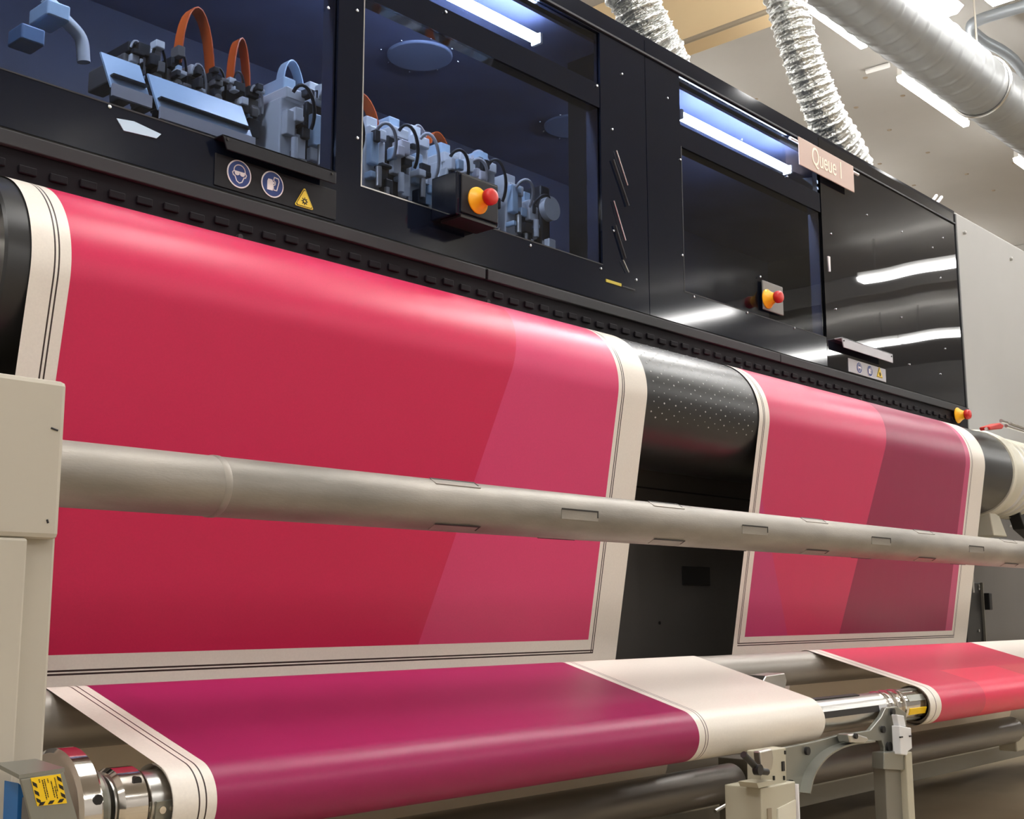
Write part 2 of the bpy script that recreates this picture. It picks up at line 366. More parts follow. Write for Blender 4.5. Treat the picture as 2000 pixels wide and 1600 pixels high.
# round cover discs with screws on the inner ceiling
scr = MB().lathe((0,0,0), 'Z', [(-0.003, 0.003), (-0.0015, 0.0045), (0, 0.0045)], 10).build('screw', M_SCREW, hood, smooth=50)
bpy.data.objects.remove(scr)
smesh = MB().lathe((0,0,0), 'Y', [(-0.004, 0.0022), (-0.0025, 0.0046), (0, 0.005)], 10)
for px, Y in (((820,108), None), ((1118,246), None)):
    c = atZ(*px, 1.628); d = MB().lathe((c[0], c[1], 1.622), 'Z', [(0, 0.094), (0.002, 0.097), (0.008, 0.097)], 48).build('cover_disc', M_DISC, hood, smooth=30)
    for k in range(8):
        a = k*math.pi/4+0.3; rr = 0.118 if k % 2 else 0.108
        MB().lathe((c[0]+rr*math.cos(a), c[1]+rr*math.sin(a), 1.624), 'Z', [(0, 0.002), (0.002, 0.0032), (0.006, 0.0032)], 8).build('screw', M_SCREW, d, smooth=50)
# screws dotted over the front
s0 = None
for x, y in ((697,21),(697,270),(640,16),(878,428),(1035,480),(1173,525),(1165,168),(1195,253),(1214,145),(1303,192),(1328,312),(1332,499),(1323,645),(1448,273),(1537,345),(1618,350),(1484,541),(1355,580),(1459,611),(1551,641),(1623,457),(1693,420),(1632,604),(1761,453),(1841,465),(1821,484),(1837,543),(1776,712),(1846,681),(1837,731),(1198,451),(1242,547),(213,209),(870,24),(1760,620)):
    p = atY(x, y, YF)
    if s0 is None:
        s0 = MB().lathe((p[0], YF, p[2]), 'Y', [(-0.0035, 0.002), (-0.0025, 0.0036), (0, 0.0038)], 10).build('screw', M_SCREW, hood, smooth=50); s0c = WLOC[s0]
    else: place_copy(s0, hood, (p[0], YF-0.0022, p[2]))
# gas struts seen beside the middle window
for (xa, ya, xb, yb) in ((1204,294,1226,362), (1199,392,1222,470), (1217,508,1228,532), (1198,312,1228,402), (1202,440,1222,505)):
    a = atY(xa, ya, YF-0.006); b = atY(xb, yb, YF-0.006); br = xa in (1204,1199,1217)
    MB().tube([a, b], 0.0018 if br else 0.0028, 8).build('strut_rod', M_STEEL if br else M_TRIM, hood, smooth=40)
p = atY(1183, 545, YF); q = atY(1213, 560, YF); hpart('yellow_label', (p[0],YF-0.002,q[2]), (q[0],YF+0.001,p[2]), mat('label_yellow', (190, 170, 50), rough=0.5))
q2 = atY(1240, 563, YF); hpart('grey_label', (q[0]+0.004,YF-0.002,q[2]), (q2[0],YF+0.001,p[2]-0.004), M_TRIM)
p = atY(1618, 500, YF-0.004); q = atY(1623, 531, YF-0.004); MB().prism([(p[0],YF-0.004,p[2]),(q[0],YF-0.004,p[2]),(q[0]-0.002,YF-0.004,q[2]),(q[0]-0.008,YF-0.004,q[2])], (0,0.005,0)).build('white_tag', M_WHITE, hood)
tri = [atY(x, y, YF+0.03) for x, y in ((1568,348),(1604,345),(1606,373),(1592,366),(1585,360))]
cb = MB().prism(tri, (0,0.004,0)).build('corner_bracket', M_LEDBR, hood)
p = atY(1598, 352, YF+0.028); MB().cyl((p[0], YF+0.026, p[2]), 'Y', 0.004, 0.006, 12).build('bolt', M_INK, cb)
MB().prism([atY(x, y, YF-0.002) for x, y in ((228,231),(262,237),(315,262),(306,270),(242,255))], (0,0.0025,0)).build('painted_reflection', M_TRAY, hood)  # bright reflection on the sill, painted as a thin pale sheet
# lower trim in two lengths and the toothed bar above the roller
p = atY(1517, 690, YF)[0]; pm = atY(943, 526, YF)[0]
for xa, xb in ((HX0, pm-0.004), (pm+0.004, p-0.002), (p+0.002, HX1)):
    hpart('trim_bar', (xa,YF-0.014,0.803), (xb,YF+0.03,0.831), M_TRIM, bevel=0.002)
hpart('shadow_gap', (HX0,YF+0.002,0.831), (HX1,YF+0.03,0.84), M_INK)
bar = hpart('toothed_bar', (HX0,YF-0.004,0.737), (HX1,YF+0.05,0.803), M_DARK)
tooth = None
for k, x in enumerate(np.arange(0.55, 5.0, 0.058)):
    if tooth is None: tooth = MB().box((x,YF-0.009,0.762), (x+0.034,YF-0.004,0.778)).build('tooth', M_DARK, bar, bevel=0.003)
    else: place_copy(tooth, bar, (x+0.017, YF-0.0065, 0.770+0.003*math.sin(k*2.3)))
for x in (0.62, 1.42, 2.15, 3.3, 4.1):
    MB().cyl((x, YF-0.014, 0.748), 'Y', 0.011, 0.006, 12).build('bolt', M_TRIM, bar, smooth=40)
# black box that carries the first stop button
p0 = atY(908, 332, YF-0.1); p1 = atY(982, 441, YF-0.1); p2 = atY(862, 345, YF)
bx0, bx1, bz0, bz1 = p0[0], p1[0], p1[2]+0.0, p0[2]
mbx = MB().box((bx0-0.012,YF-0.085,bz0), (bx1,YF,bz1)).build('button_box', M_BLACK, hood, bevel=0.003)
MB().box((bx0,YF-0.09,bz0+0.006), (bx1-0.006,YF-0.085,bz1-0.006)).build('cover_plate', M_MATTE, mbx, bevel=0.002)
MB().box((bx0,YF-0.088,bz0-0.006), (bx1-0.01,YF-0.02,bz0)).build('drip_edge', M_INK, mbx)
# second button sits on a grey plate
p0 = atY(1489, 547, YF-0.004); p1 = atY(1530, 617, YF-0.004)
pl2 = MB().box((p0[0],YF-0.006,p1[2]), (p1[0],YF,p0[2])).build('button_plate', mat('plate_grey', (120, 117, 114), rough=0.5), hood, bevel=0.002)

def estop(px, Yb, label, seg=40):
    c = atY(px[0], px[1], Yb-0.012); x, z = c[0], c[2]
    t = thing('emergency_stop_button', (x, Yb, z-0.03), label, 'stop button', 'emergency stop buttons')
    MB().lathe((x, Yb, z), 'Y', [(-0.030, 0.0), (-0.030, 0.0165), (-0.024, 0.0175), (-0.016, 0.0215), (-0.008, 0.0275), (-0.003, 0.0325), (0, 0.0325)], seg).build('collar', M_YEL, t, smooth=40)
    MB().lathe((x, Yb, z), 'Y', [(-0.0545, 0.004), (-0.0540, 0.011), (-0.052, 0.0165), (-0.048, 0.0195), (-0.041, 0.0203), (-0.034, 0.0195), (-0.030, 0.014)], seg).build('push_knob', M_RED, t, smooth=50)
    return t
estop((940,390), YF-0.09, 'red and yellow emergency stop button on a black box in the middle window')
estop((1505,583), YF-0.0065, 'red and yellow emergency stop button on a small grey plate')
estop((1876,811), YF-0.016, 'red and yellow emergency stop button at the end of the hood above the roller')

# safety plates with pictograms
def disc_sign(parent, x, z, r, kind, Y):
    m = MB(); m.lathe((x, Y, z), 'Y', [(-0.0012, r), (0, r)], 40, 0); m.lathe((x, Y, z), 'Y', [(-0.0018, r*0.9), (-0.0012, r*0.9)], 40, 1)
    def P(u, v, yy=-0.0024): return (x+u*r, Y+yy, z+v*r)
    def poly(pts, mi, d=0.0008, y0=-0.0026): m.prism([P(u, v, y0) for u, v in pts], (0, d, 0), mi)
    def outline(pts, w):
        for i in range(len(pts)):
            a = np.array(pts[i]); b = np.array(pts[(i+1) % len(pts)]); d = b-a; L = np.linalg.norm(d)
            if L < 1e-6: continue
            nrm = np.array([-d[1], d[0]])/L*w/2; e = d/L*w*0.3; poly([a-nrm-e, b-nrm+e, b+nrm+e, a+nrm-e], 2)
    if kind == 'goggles':
        head = [(0.46*math.cos(a), 0.22+0.42*math.sin(a)) for a in np.linspace(-0.15, math.pi+0.15, 14)]+[(-0.58, 0.0), (-0.5, -0.18), (-0.38, -0.2), (-0.22, -0.55), (0, -0.66), (0.22, -0.55), (0.38, -0.2), (0.5, -0.18), (0.58, 0.0)]
        outline(head, 0.07); poly([(-0.48, 0.16), (0.48, 0.16), (0.48, 0.07), (-0.48, 0.07)], 2, y0=-0.003)
        for s in (-1, 1): poly([(s*0.22+0.2*math.cos(a), 0.0+0.15*math.sin(a)) for a in np.linspace(0, 2*math.pi, 14, endpoint=False)][::1], 2, y0=-0.0032)
    elif kind == 'gloves':
        poly([(-0.5, -0.5), (0.0, -0.5), (0.02, 0.15), (-0.08, 0.34), (-0.42, 0.34), (-0.5, 0.15)], 2)
        poly([(0.02, 0.0), (0.16, 0.1), (0.1, 0.2), (0.0, 0.16)], 2)
        outline([(0.08, -0.42), (0.36, -0.42), (0.55, 0.3), (0.48, 0.52), (0.12, 0.55), (0.05, 0.3), (0.22, 0.22), (0.2, 0.0), (0.02, -0.1)], 0.07)
    return m.build(kind+'_sign', [M_WHITE, M_BLUE, M_WHITE], parent, smooth=30)
def tri_sign(parent, x, z, s, Y):
    m = MB(); h = s*0.9
    def rt(k, y0, y1, mi):
        pts = []
        for a in (90, 210, 330):
            c = (0.58*k*s*math.cos(math.radians(a)), 0.58*k*s*math.sin(math.radians(a)))
            for da in (-50, -20, 20, 50): pts.append((x+c[0]+0.07*s*math.cos(math.radians(a+da)), Y+y0, z+c[1]+0.07*s*math.sin(math.radians(a+da))))
        m.prism(pts, (0, y1-y0, 0), mi)
    rt(1.0, -0.0012, 0, 0); rt(0.86, -0.0018, -0.0012, 1); rt(0.78, -0.0024, -0.0018, 0)
    for k in range(8):
        a = k*math.pi/4; c = np.array([math.cos(a), math.sin(a)]); n = np.array([-c[1], c[0]])
        for r0, r1, w in ((0.09, 0.2, 0.022),):
            q = [c*r0-n*w, c*r1-n*w, c*r1+n*w, c*r0+n*w]; m.prism([(x+u*s, Y-0.003, z-0.04*s+v*s) for u, v in q], (0, 0.0007, 0), 1)
    m.tube([(x+0.1*s*math.cos(a), Y-0.0027, z-0.04*s+0.1*s*math.sin(a)) for a in np.linspace(0, 2*math.pi, 17)], 0.0012, 6, 1)
    return m.build('warning_triangle', [M_WARN, M_INK], parent)
def safety_plate(x0, x1, z0, z1, pm, hx0, hx1, hz0, hz1, pics):
    Y = YF-0.003
    pl = MB().box((x0,Y,z0), (x1,YF,z1)).build('safety_plate', pm, hood, bevel=0.001)
    for kind, x, z, r in pics:
        if kind == 'tri': tri_sign(pl, x, z, r, Y)
        else: disc_sign(pl, x, z, r, kind, Y)
    hd = MB()
    hd.prism([(hx0,YF-0.03,hz1), (hx1,YF-0.03,hz1), (hx1,YF-0.03,hz0), (hx0+0.012,YF-0.03,hz0)], (0,0.004,0)); hd.box((hx0,YF-0.03,hz1-0.004), (hx1,YF,hz1))
    h = hd.build('window_handle', pm, hood, bevel=0.001)
    for x in (hx0+0.012, hx1-0.012): MB().cyl((x, YF-0.032, (hz0+hz1)/2+0.006), 'Y', 0.003, 0.003, 10).build('bolt', M_INK, h)
def fx(px, Y=YF): return atY(*px, Y)
g = fx((465,341)); gl = fx((530,361)); tr = fx((592,393))
safety_plate(fx((418,330))[0], fx((655,400))[0], 0.845, 0.913, M_MATTE, fx((434,290), YF-0.03)[0], fx((657,340), YF-0.03)[0], 0.915, 0.944,
             [('goggles', g[0], g[2], 0.0295), ('gloves', gl[0], gl[2], 0.0285), ('tri', tr[0], tr[2], 0.042)])
g = fx((1676,715)); gl = fx((1697,723)); tr = fx((1716,727))
M_PLATE_GLARE = mat('plate_glare_grey', (178, 178, 184), rough=0.35)  # lighter copy of the dark plate and handle, glare painted into the colour
safety_plate(fx((1656,715))[0], fx((1729,735))[0], 0.843, 0.893, M_PLATE_GLARE, fx((1646,690), YF-0.03)[0], fx((1744,700), YF-0.03)[0], 0.915, 0.95,
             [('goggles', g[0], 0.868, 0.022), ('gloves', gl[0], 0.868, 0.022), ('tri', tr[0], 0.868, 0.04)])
# LED strips inside the hood
def led(x0, x1, z, label, Y=YF+0.075):
    t = thing('led_strip_lamp', ((x0+x1)/2, Y, z-0.018), label, 'lamp', 'strip lamps inside the hood')
    MB().cyl((x0, Y, z), 'X', x1-x0, 0.0145, 16).build('diffuser', M_LED, t, smooth=50)
    for x in (x0-0.012, x1): MB().box((x,Y-0.016,z-0.016), (x+0.012,Y+0.02,z+0.016)).build('end_cap', M_HOUSE, t, bevel=0.003)
Yl = YF+0.075
a = atY(1047, 84, Yl); zl = atY(1430, 281, Yl)[2]; led(1.70, a[0], a[2]+0.012, 'cold white strip lamp shining above the middle hood window')
a2 = atY(1328, 231, Yl); b2 = atY(1538, 331, Yl); led(a2[0], b2[0], (a2[2]+b2[2])/2+0.004, 'cold white strip lamp shining above the window beside the small sign')
led(0.72, 1.40, a[2]+0.012, 'cold white strip lamp above the window with the safety plate')
# sign hung over the hood's top edge
q = [atY(x, y, YF-0.02) for x, y in ((1559,262),(1667,330),(1667,376),(1561,321))]
qx0, qx1 = (q[0][0]+q[3][0])/2, (q[1][0]+q[2][0])/2; qz1 = (q[0][2]+q[1][2])/2; qz0 = (q[2][2]+q[3][2])/2
sg = thing('hanging_sign', ((qx0+qx1)/2, YF-0.02, qz0), 'small pale pink sign reading Queue 1 hung over the hood edge', 'sign')
MB().box((qx0,YF-0.022,qz0), (qx1,YF-0.018,qz1)).build('sign_board', M_SIGN, sg, bevel=0.001)
MB().tube([(qx0-0.045, YF-0.0125, qz1-0.016), (qx1+0.055, YF-0.0125, qz1-0.016)], 0.0055, 12).build('sign_rod', M_WHITE, sg, smooth=40)
cu = bpy.data.curves.new('lettering', 'FONT'); cu.body = 'Queue 1'; cu.size = 0.075; cu.extrude = 0.0006; cu.align_x = 'CENTER'; cu.align_y = 'CENTER'
to = bpy.data.objects.new('lettering_curve', cu); COL.objects.link(to); bpy.context.view_layer.update()
me = bpy.data.meshes.new_from_object(to.evaluated_get(bpy.context.evaluated_depsgraph_get())); bpy.data.objects.remove(to)
vv = [tuple(v.co) for v in me.vertices]; comp = list(range(len(vv)))
def root(i):
    while comp[i] != i: comp[i] = comp[comp[i]]; i = comp[i]
    return i
for p_ in me.polygons:
    for k in p_.vertices[1:]: comp[root(k)] = root(p_.vertices[0])
for c_ in sorted({root(i) for i in range(len(vv))}):
    ids = [i for i in range(len(vv)) if root(i) == c_]; mp_ = {i: n for n, i in enumerate(ids)}
    MB().add([((qx0+qx1)/2+vv[i][0]*0.86, YF-0.0226-vv[i][2], (qz0+qz1)/2+0.004+vv[i][1]*1.25) for i in ids], [tuple(mp_[k] for k in p_.vertices) for p_ in me.polygons if root(p_.vertices[0]) == c_]).build('letter', M_LETTER, sg)
# white cable ends on top of the hood
p = atY(1812, 392, YF+0.08); hk = thing('cable_end', (p[0], YF+0.08, HT), 'white cable ends curling up from the hood roof', 'cable')
for k in (0, 1):
    c = [atY(x+10*k, y+3*k, YF+0.08) for x, y in ((1780,384),(1797,393),(1812,396),(1822,391),(1829,382))]
    c[0][2] = max(c[0][2], HT+0.016); MB().tube(smooth_path([np.array([v[0], v[1], max(v[2], HT+0.02)]) for v in c], 5), 0.007, 8).build('cable', M_WHITE, hk, smooth=50)
p = atY(1843, 407, YF+0.05); tag(MB().box((p[0]-0.03,YF+0.04,HT+0.012), (p[0]+0.03,YF+0.08,HT+0.03)).build('junction_block', M_HOUSE, bevel=0.003), 'small pale block on the hood roof beside the grey cabinet', 'block')

# ------------------------------------------------------------------ print carriage behind the glass
random.seed(11)
car = thing('print_carriage', (1.85, 2.36, 0.86), 'print carriage with pale modules and orange ribbons behind the smoked glass', 'carriage')
MB().box((1.10,2.2,0.97), (2.60,2.62,1.0)).build('base_plate', M_HEAD2, car, bevel=0.004)
MB().box((1.62,2.2,0.87), (2.58,2.55,0.97)).build('lower_housing', M_HEAD2, car, bevel=0.01)
def arc(p, q, h, n=14, side=(0,0,0)):
    p = np.array(p); q = np.array(q)
    return [p+(q-p)*(0.5-0.5*math.cos(math.pi*u))+np.array([0,0,h])*math.sin(math.pi*u)+np.array(side)*math.sin(math.pi*u) for u in np.linspace(0, 1, n)]
nmod = 11
for k in range(nmod):
    x = 1.66+k*0.086; top = 1.255+0.02*math.sin(k*1.7)-(0.04 if k > 8 else 0); yb = 2.24+0.012*(k % 3)
    md = MB().box((x,yb,1.0), (x+0.068,yb+0.2,top-0.07)).build('head_module', M_HEAD2 if k % 3 == 1 else M_HEAD, car, bevel=0.004)
    MB().box((x+0.006,yb-0.012,top-0.075), (x+0.062,yb+0.15,top-0.045)).build('module_cap', M_HEAD, md, bevel=0.004)
    MB().box((x+0.014,yb+0.01,top-0.045), (x+0.05,yb+0.1,top-0.012)).build('connector', M_HEAD if k % 2 else M_TRAY, md, bevel=0.003)
    MB().box((x+0.004,yb-0.02,1.09), (x+0.03,yb,1.15+0.02*(k % 2))).build('front_valve', M_TRAY if k % 2 else M_HEAD, md, bevel=0.003)
    MB().box((x+0.036,yb-0.016,1.04), (x+0.064,yb,1.10)).build('front_valve', M_HEAD2 if k % 2 else M_HEAD, md, bevel=0.003)
    MB().cyl((x+0.02, yb-0.03, 1.03+0.01*(k % 3)), 'Z', 0.05, 0.008, 14).build('ink_fitting', M_STEEL if k % 2 else M_HEAD, md, smooth=40)
    MB().cyl((x+0.05, yb-0.028, 1.005), 'Z', 0.03, 0.007, 14).build('ink_fitting', M_STEEL, md, smooth=40)
    for q in range(7):
        w_, h_ = random.uniform(0.012, 0.034), random.uniform(0.01, 0.04); xx = x+random.uniform(-0.005, 0.05); zz_ = random.uniform(1.0, top-0.06); d_ = random.uniform(0.014, 0.04)
        MB().box((xx,yb-d_,zz_), (xx+w_,yb,zz_+h_)).build('fitting', (M_HEAD, M_TRAY, M_HEAD2, M_WHITE, M_HEAD2)[random.randrange(5)], md, bevel=0.003)
    MB().tube(arc((x+0.02,yb-0.02,top-0.06), (x+0.075,yb-0.02,1.12), 0.035, 12, (0,-0.03,0)), 0.0045, 8).build('ink_hose', M_CABLE if k % 2 else M_HEAD2, md, smooth=50)
for x0, x1, h, w, mm in ((1.70,1.78,0.09,0.03,M_TRAY), (1.90,2.02,0.075,0.035,M_ORANGE), (2.13,2.21,0.055,0.012,M_CABLE), (2.19,2.28,0.05,0.03,M_ORANGE), (2.36,2.46,0.05,0.012,M_CABLE), (1.42,1.52,0.16,0.035,M_ORANGE), (1.56,1.62,0.13,0.03,M_ORANGE)):
    zt = 1.235 if x0 > 1.6 else 1.2
    MB().ribbon(arc((x0,2.30,zt), (x1,2.32,zt-0.02), h), (0, w, 0), 0.003).build('ribbon_cable', mm, car, smooth=50)
sb = MB().box((2.56,2.22,0.93), (2.60,2.5,1.2)).build('side_plate', M_HEAD2, car, bevel=0.006)
MB().cyl((2.585, 2.2, 1.13), 'Y', 0.02, 0.035, 24).build('side_cover', M_HEAD, sb, smooth=40); MB().box((2.57,2.2,0.96), (2.6,2.22,1.04)).build('sensor', M_HEAD, sb, bevel=0.003)
ft = MB().box((2.52,2.2,0.90), (2.72,2.32,0.965)).build('rear_foot', M_HEAD2, car, bevel=0.006); MB().box((2.66,2.195,0.968), (2.70,2.205,0.974)).build('bright_edge', M_SCREW, ft)
# pale tray plates on the other end
for (xa, xb, z, dz) in ((1.21,1.30,1.09,0.02), (1.32,1.56,1.075,0.035)):
    tp = MB().prism([(xa,2.20,z-0.04),(xb,2.20,z-0.04),(xb,2.25,z+0.045+dz*0.3),(xa,2.25,z+0.045+dz*0.3)], (0,0.006,0)).build('tray_plate', M_TRAY, car)
    MB().box((xa+0.005,2.202,z-0.012), (xb-0.005,2.222,z-0.008)).build('tray_rib', M_HEAD2, tp)
    MB().box((xa,2.193,z-0.06), (xb,2.2,z-0.034)).build('tray_front', M_WHITE, tp)
for k in range(7):
    x = 1.29+0.052*k; z = 1.135
    md = MB().box((x,2.3,z), (x+0.04,2.45,z+0.05)).build('pump_block', M_HEAD2 if k % 2 else M_BASE, car, bevel=0.004)
    MB().box((x+0.004,2.29,z+0.05), (x+0.034,2.4,z+0.075)).build('pump_cap', M_HEAD if k % 2 else M_TRIM, md, bevel=0.003)
    MB().cyl((x+0.02,2.28,z+0.012), 'Y', 0.02, 0.010, 14).build('pump_port', M_STEEL, md, smooth=40)
    MB().box((x+0.004,2.286,z-0.05), (x+0.036,2.36,z-0.004)).build('pump_foot', M_HEAD2, md, bevel=0.003)
    for q in range(6):
        w_, h_ = random.uniform(0.01, 0.03), random.uniform(0.008, 0.026); xx = x+random.uniform(-0.005, 0.03); zz_ = z+random.uniform(-0.04, 0.075); d_ = random.uniform(0.01, 0.03)
        MB().box((xx,2.296-d_,zz_), (xx+w_,2.30,zz_+h_)).build('fitting', (M_HEAD, M_TRIM, M_HEAD2, M_TRAY, M_BASE)[random.randrange(5)], md, bevel=0.002)
    MB().tube(arc((x+0.01,2.29,z+0.06), (x+0.05,2.30,z+0.02), 0.03+0.01*(k % 3), 10, (0,-0.01,0)), 0.003, 6).build('ink_hose', (M_CABLE, M_INK, M_HEAD2)[k % 3], md, smooth=50)
ar = MB().tube(smooth_path([(1.20,2.3,1.13),(1.19,2.3,1.18),(1.15,2.3,1.21),(1.11,2.3,1.24)], 6), 0.014, 10).build('hose_arm', M_HEAD, car, smooth=50)
MB().box((1.10,2.27,1.19), (1.15,2.35,1.225)).build('arm_clamp', M_TRAY, ar, bevel=0.004); MB().box((1.05,2.27,1.12), (1.10,2.33,1.155)).build('arm_sensor', mat('sensor_blue', (120, 150, 190), rough=0.4), ar, bevel=0.004)
tag(MB().box((0.5,2.66,0.98), (4.9,2.76,1.06)).build('carriage_rail', M_STEEL, bevel=0.004), 'steel guide rail behind the print carriage inside the hood', 'rail')

# ------------------------------------------------------------------ grey cabinet and printer base
cab = thing('end_cabinet', (5.9, 2.5, FZ), 'light grey sheet metal cabinet at the far end of the hood', 'cabinet')
MB().box((HX1+0.014,YF-0.002,0.725), (7.0,3.0,HT+0.01)).build('cabinet_body', M_CAB, cab, bevel=0.006)
MB().box((HX1+0.014,YF+0.15,0.45), (7.0,3.0,0.722)).build('recess_panel', M_CAB, cab, bevel=0.004)
MB().box((HX1+0.014,YF+0.12,FZ), (7.0,3.0,0.44)).build('cabinet_plinth', M_BASE, cab, bevel=0.006)
for x, y in ((1882,455),(1973,506)):
    p = atY(x, y, YF-0.002); MB().lathe((p[0], YF-0.002, p[2]), 'Y', [(-0.012, 0.004), (-0.01, 0.008), (0, 0.008)], 12).build('screw', M_STEEL, cab, smooth=40)
p = atY(1926, 1000, YF+0.12); q = atY(1975, 1030, YF+0.12)
for x, y in ((1915,1018),(1940,1022),(1972,1028)):
    p = atY(x, y, YF+0.12); MB().lathe((p[0], YF+0.12, p[2]), 'Y', [(-0.008, 0.004), (0, 0.007)], 10).build('screw', M_STEEL, cab, smooth=40)
base = thing('lower_cabinet', (2.8, 2.5, FZ), 'dark grey printer base seen between the two printed webs', 'printer')
BY = 2.25
MB().box((HX0,BY,FZ), (HX1+0.01,3.0,0.44)).build('front_panel', M_BASE, base, bevel=0.003)
MB().box((HX0,BY-0.03,0.452), (HX1+0.01,3.0,0.49)).build('ledge_panel', M_RAIL, base, bevel=0.004)
MB().box((HX0,BY+0.02,0.49), (HX1+0.01,3.0,0.68)).build('upper_panel', M_BASE2, base)
MB().box((HX0,BY-0.002,0.368), (HX1,BY+0.001,0.373)).build('panel_seam', M_INK, base)
p = atY(1331, 1106, BY); q = atY(1385, 1144, BY); MB().box((p[0],BY-0.006,q[2]), (q[0],BY,p[2])).build('black_cover', M_BASE2, base, bevel=0.002)
p = atY(1288, 1217, BY); MB().cyl((p[0],BY-0.002,p[2]), 'Y', 0.004, 0.005, 12).build('hole_plug', M_INK, base)
plt = MB().box((HX0+0.1,2.16,0.60), (HX1-0.1,2.95,0.69)).build('print_table', M_BASE2, base, bevel=0.004)
p = atY(1883, 1137, 2.1); q = atY(1922, 1245, 2.1)
bb = MB().box((p[0],2.1,q[2]-0.2), (q[0],2.14,p[2])).build('black_upright', M_BASE2, base, bevel=0.003)
MB().box((q[0]-0.006,2.09,q[2]-0.2), (q[0]+0.002,2.1,p[2])).build('upright_edge', M_RAIL, bb)
for yy in (1144, 1150, 1232):
    s = atY(1911, yy, 2.1); MB().cyl((s[0],2.096,s[2]), 'Y', 0.005, 0.006, 10).build('bolt', M_STEEL, bb, smooth=40)
s = atY(1926, 1168, 2.09); MB().box((s[0]-0.015,2.07,s[2]-0.05), (s[0]+0.015,2.1,s[2]+0.02)).build('latch', M_INK, bb, bevel=0.003)
s = atY(1898, 1110, 2.08); MB().cyl((s[0],2.08,s[2]-0.1), 'Z', 0.2, 0.006, 8).build('thin_rod', M_STEEL, bb, smooth=40)

# ------------------------------------------------------------------ drive roller
RY_, RZ_, RR = 1.965, 0.54, 0.1655
rol = thing('drive_roller', (2.8, RY_, RZ_-RR), 'thick black rubber drive roller carrying both webs', 'roller')
MB().lathe((0.83, RY_, RZ_), 'X', [(0, 0.135), (0, RR-0.004), (0.004, RR), (4.04, RR), (4.045, RR-0.004), (4.045, 0.1)], 96).build('rubber_sleeve', M_RUBBER, rol, smooth=30)
ec = MB().lathe((0.77, RY_, RZ_), 'X', [(0, 0.05), (0, 0.118), (0.01, 0.128), (0.06, 0.128)], 64).build('end_cap', M_CHROME, rol, smooth=30)
MB().lathe((0.5, RY_, RZ_), 'X', [(0, 0.035), (0.3, 0.035)], 24).build('journal', M_STEEL, ec, smooth=40)
m = MB(); random.seed(3)
for i, x in enumerate(np.arange(2.50, 2.985, 0.0235)):
    for j, a in enumerate(np.arange(35, 205, 9.0)):
        aa = math.radians(a+(4.5 if i % 2 else 0)); r = RR+0.0006; s = 0.0034*random.uniform(0.5, 1.2)
        c = np.array([x+random.uniform(-.003,.003), RY_+r*math.cos(aa), RZ_+r*math.sin(aa)]); n = np.array([0, math.cos(aa), math.sin(aa)]); tt = np.array([0, -math.sin(aa), math.cos(aa)]); ex = np.array([1.0,0,0])
        m.add([c-ex*s, c+tt*s*0.7, c+ex*s, c-tt*s*0.7, c+n*0.0006], [(0,3,4),(3,2,4),(2,1,4),(1,0,4)])
d = m.build('roller_dimples', M_DOT, rol); d['kind'] = 'stuff'
# clamp collar and bearing block at the far end of the roller
clp = thing('roller_clamp', (5.1, RY_, RZ_-0.2), 'ivory and clear clamp collar with a red lever at the roller end', 'clamp')
CX = 4.882
MB().lathe((CX, RY_, RZ_), 'X', [(0, 0.11), (0, RR+0.004), (0.01, RR+0.010), (0.10, RR+0.006), (0.11, 0.12)], 64).build('collar_ring', M_COLLAR, clp, smooth=30)
bd = MB().lathe((CX+0.11, RY_, RZ_), 'X', [(0, 0.10), (0, 0.158), (0.55, 0.158), (0.56, 0.10)], 48).build('collar_body', M_PLASTIC, clp, smooth=30)
for k in range(5):
    MB().lathe((CX+0.17+0.07*k, RY_, RZ_), 'X', [(0, 0.155), (0.006, 0.166), (0.018, 0.166), (0.024, 0.155)], 48).build('rib', M_COLLAR, bd, smooth=30)
MB().box((CX+0.16,RY_-0.165,RZ_-0.02), (CX+0.30,RY_-0.155,RZ_+0.03)).build('window_slot', M_PLASTIC, bd, bevel=0.008)
ft = MB().prism([(CX,RY_-0.06,RZ_-0.15),(CX+0.1,RY_-0.06,RZ_-0.17),(CX+0.17,RY_-0.06,RZ_-0.25),(CX+0.03,RY_-0.06,RZ_-0.25)], (0,0.12,0)).build('collar_foot', M_COLLAR, clp, bevel=0.004)
rl = [atY(x, y, 1.80) for x, y in ((1932,833),(1954,826),(1962,831),(1958,838),(1934,840))]
lv = MB().prism(rl, (0,0.04,0)).build('red_lever', M_RED, clp, bevel=0.004)
for pa, pb in (((1955,822),(1972,827)), ((1972,827),(2010,840)), ((1926,838),(1950,836)), ((1965,832),(2010,846))):
    a = atY(*pa, 1.81); b = atY(*pb, 1.83); MB().tube([a, b], 0.007, 8).build('lever_arm', M_STEEL, lv, smooth=40)
s = atY(1990, 985, 1.9); MB().prism([(s[0]-0.12,1.9,s[2]+0.12),(s[0]+0.2,1.9,s[2]+0.12),(s[0]+0.25,1.9,s[2]-0.16),(s[0]+0.05,1.9,s[2]-0.1)], (0,0.05,0)).build('clamp_bracket', M_BASE2, clp, bevel=0.003)

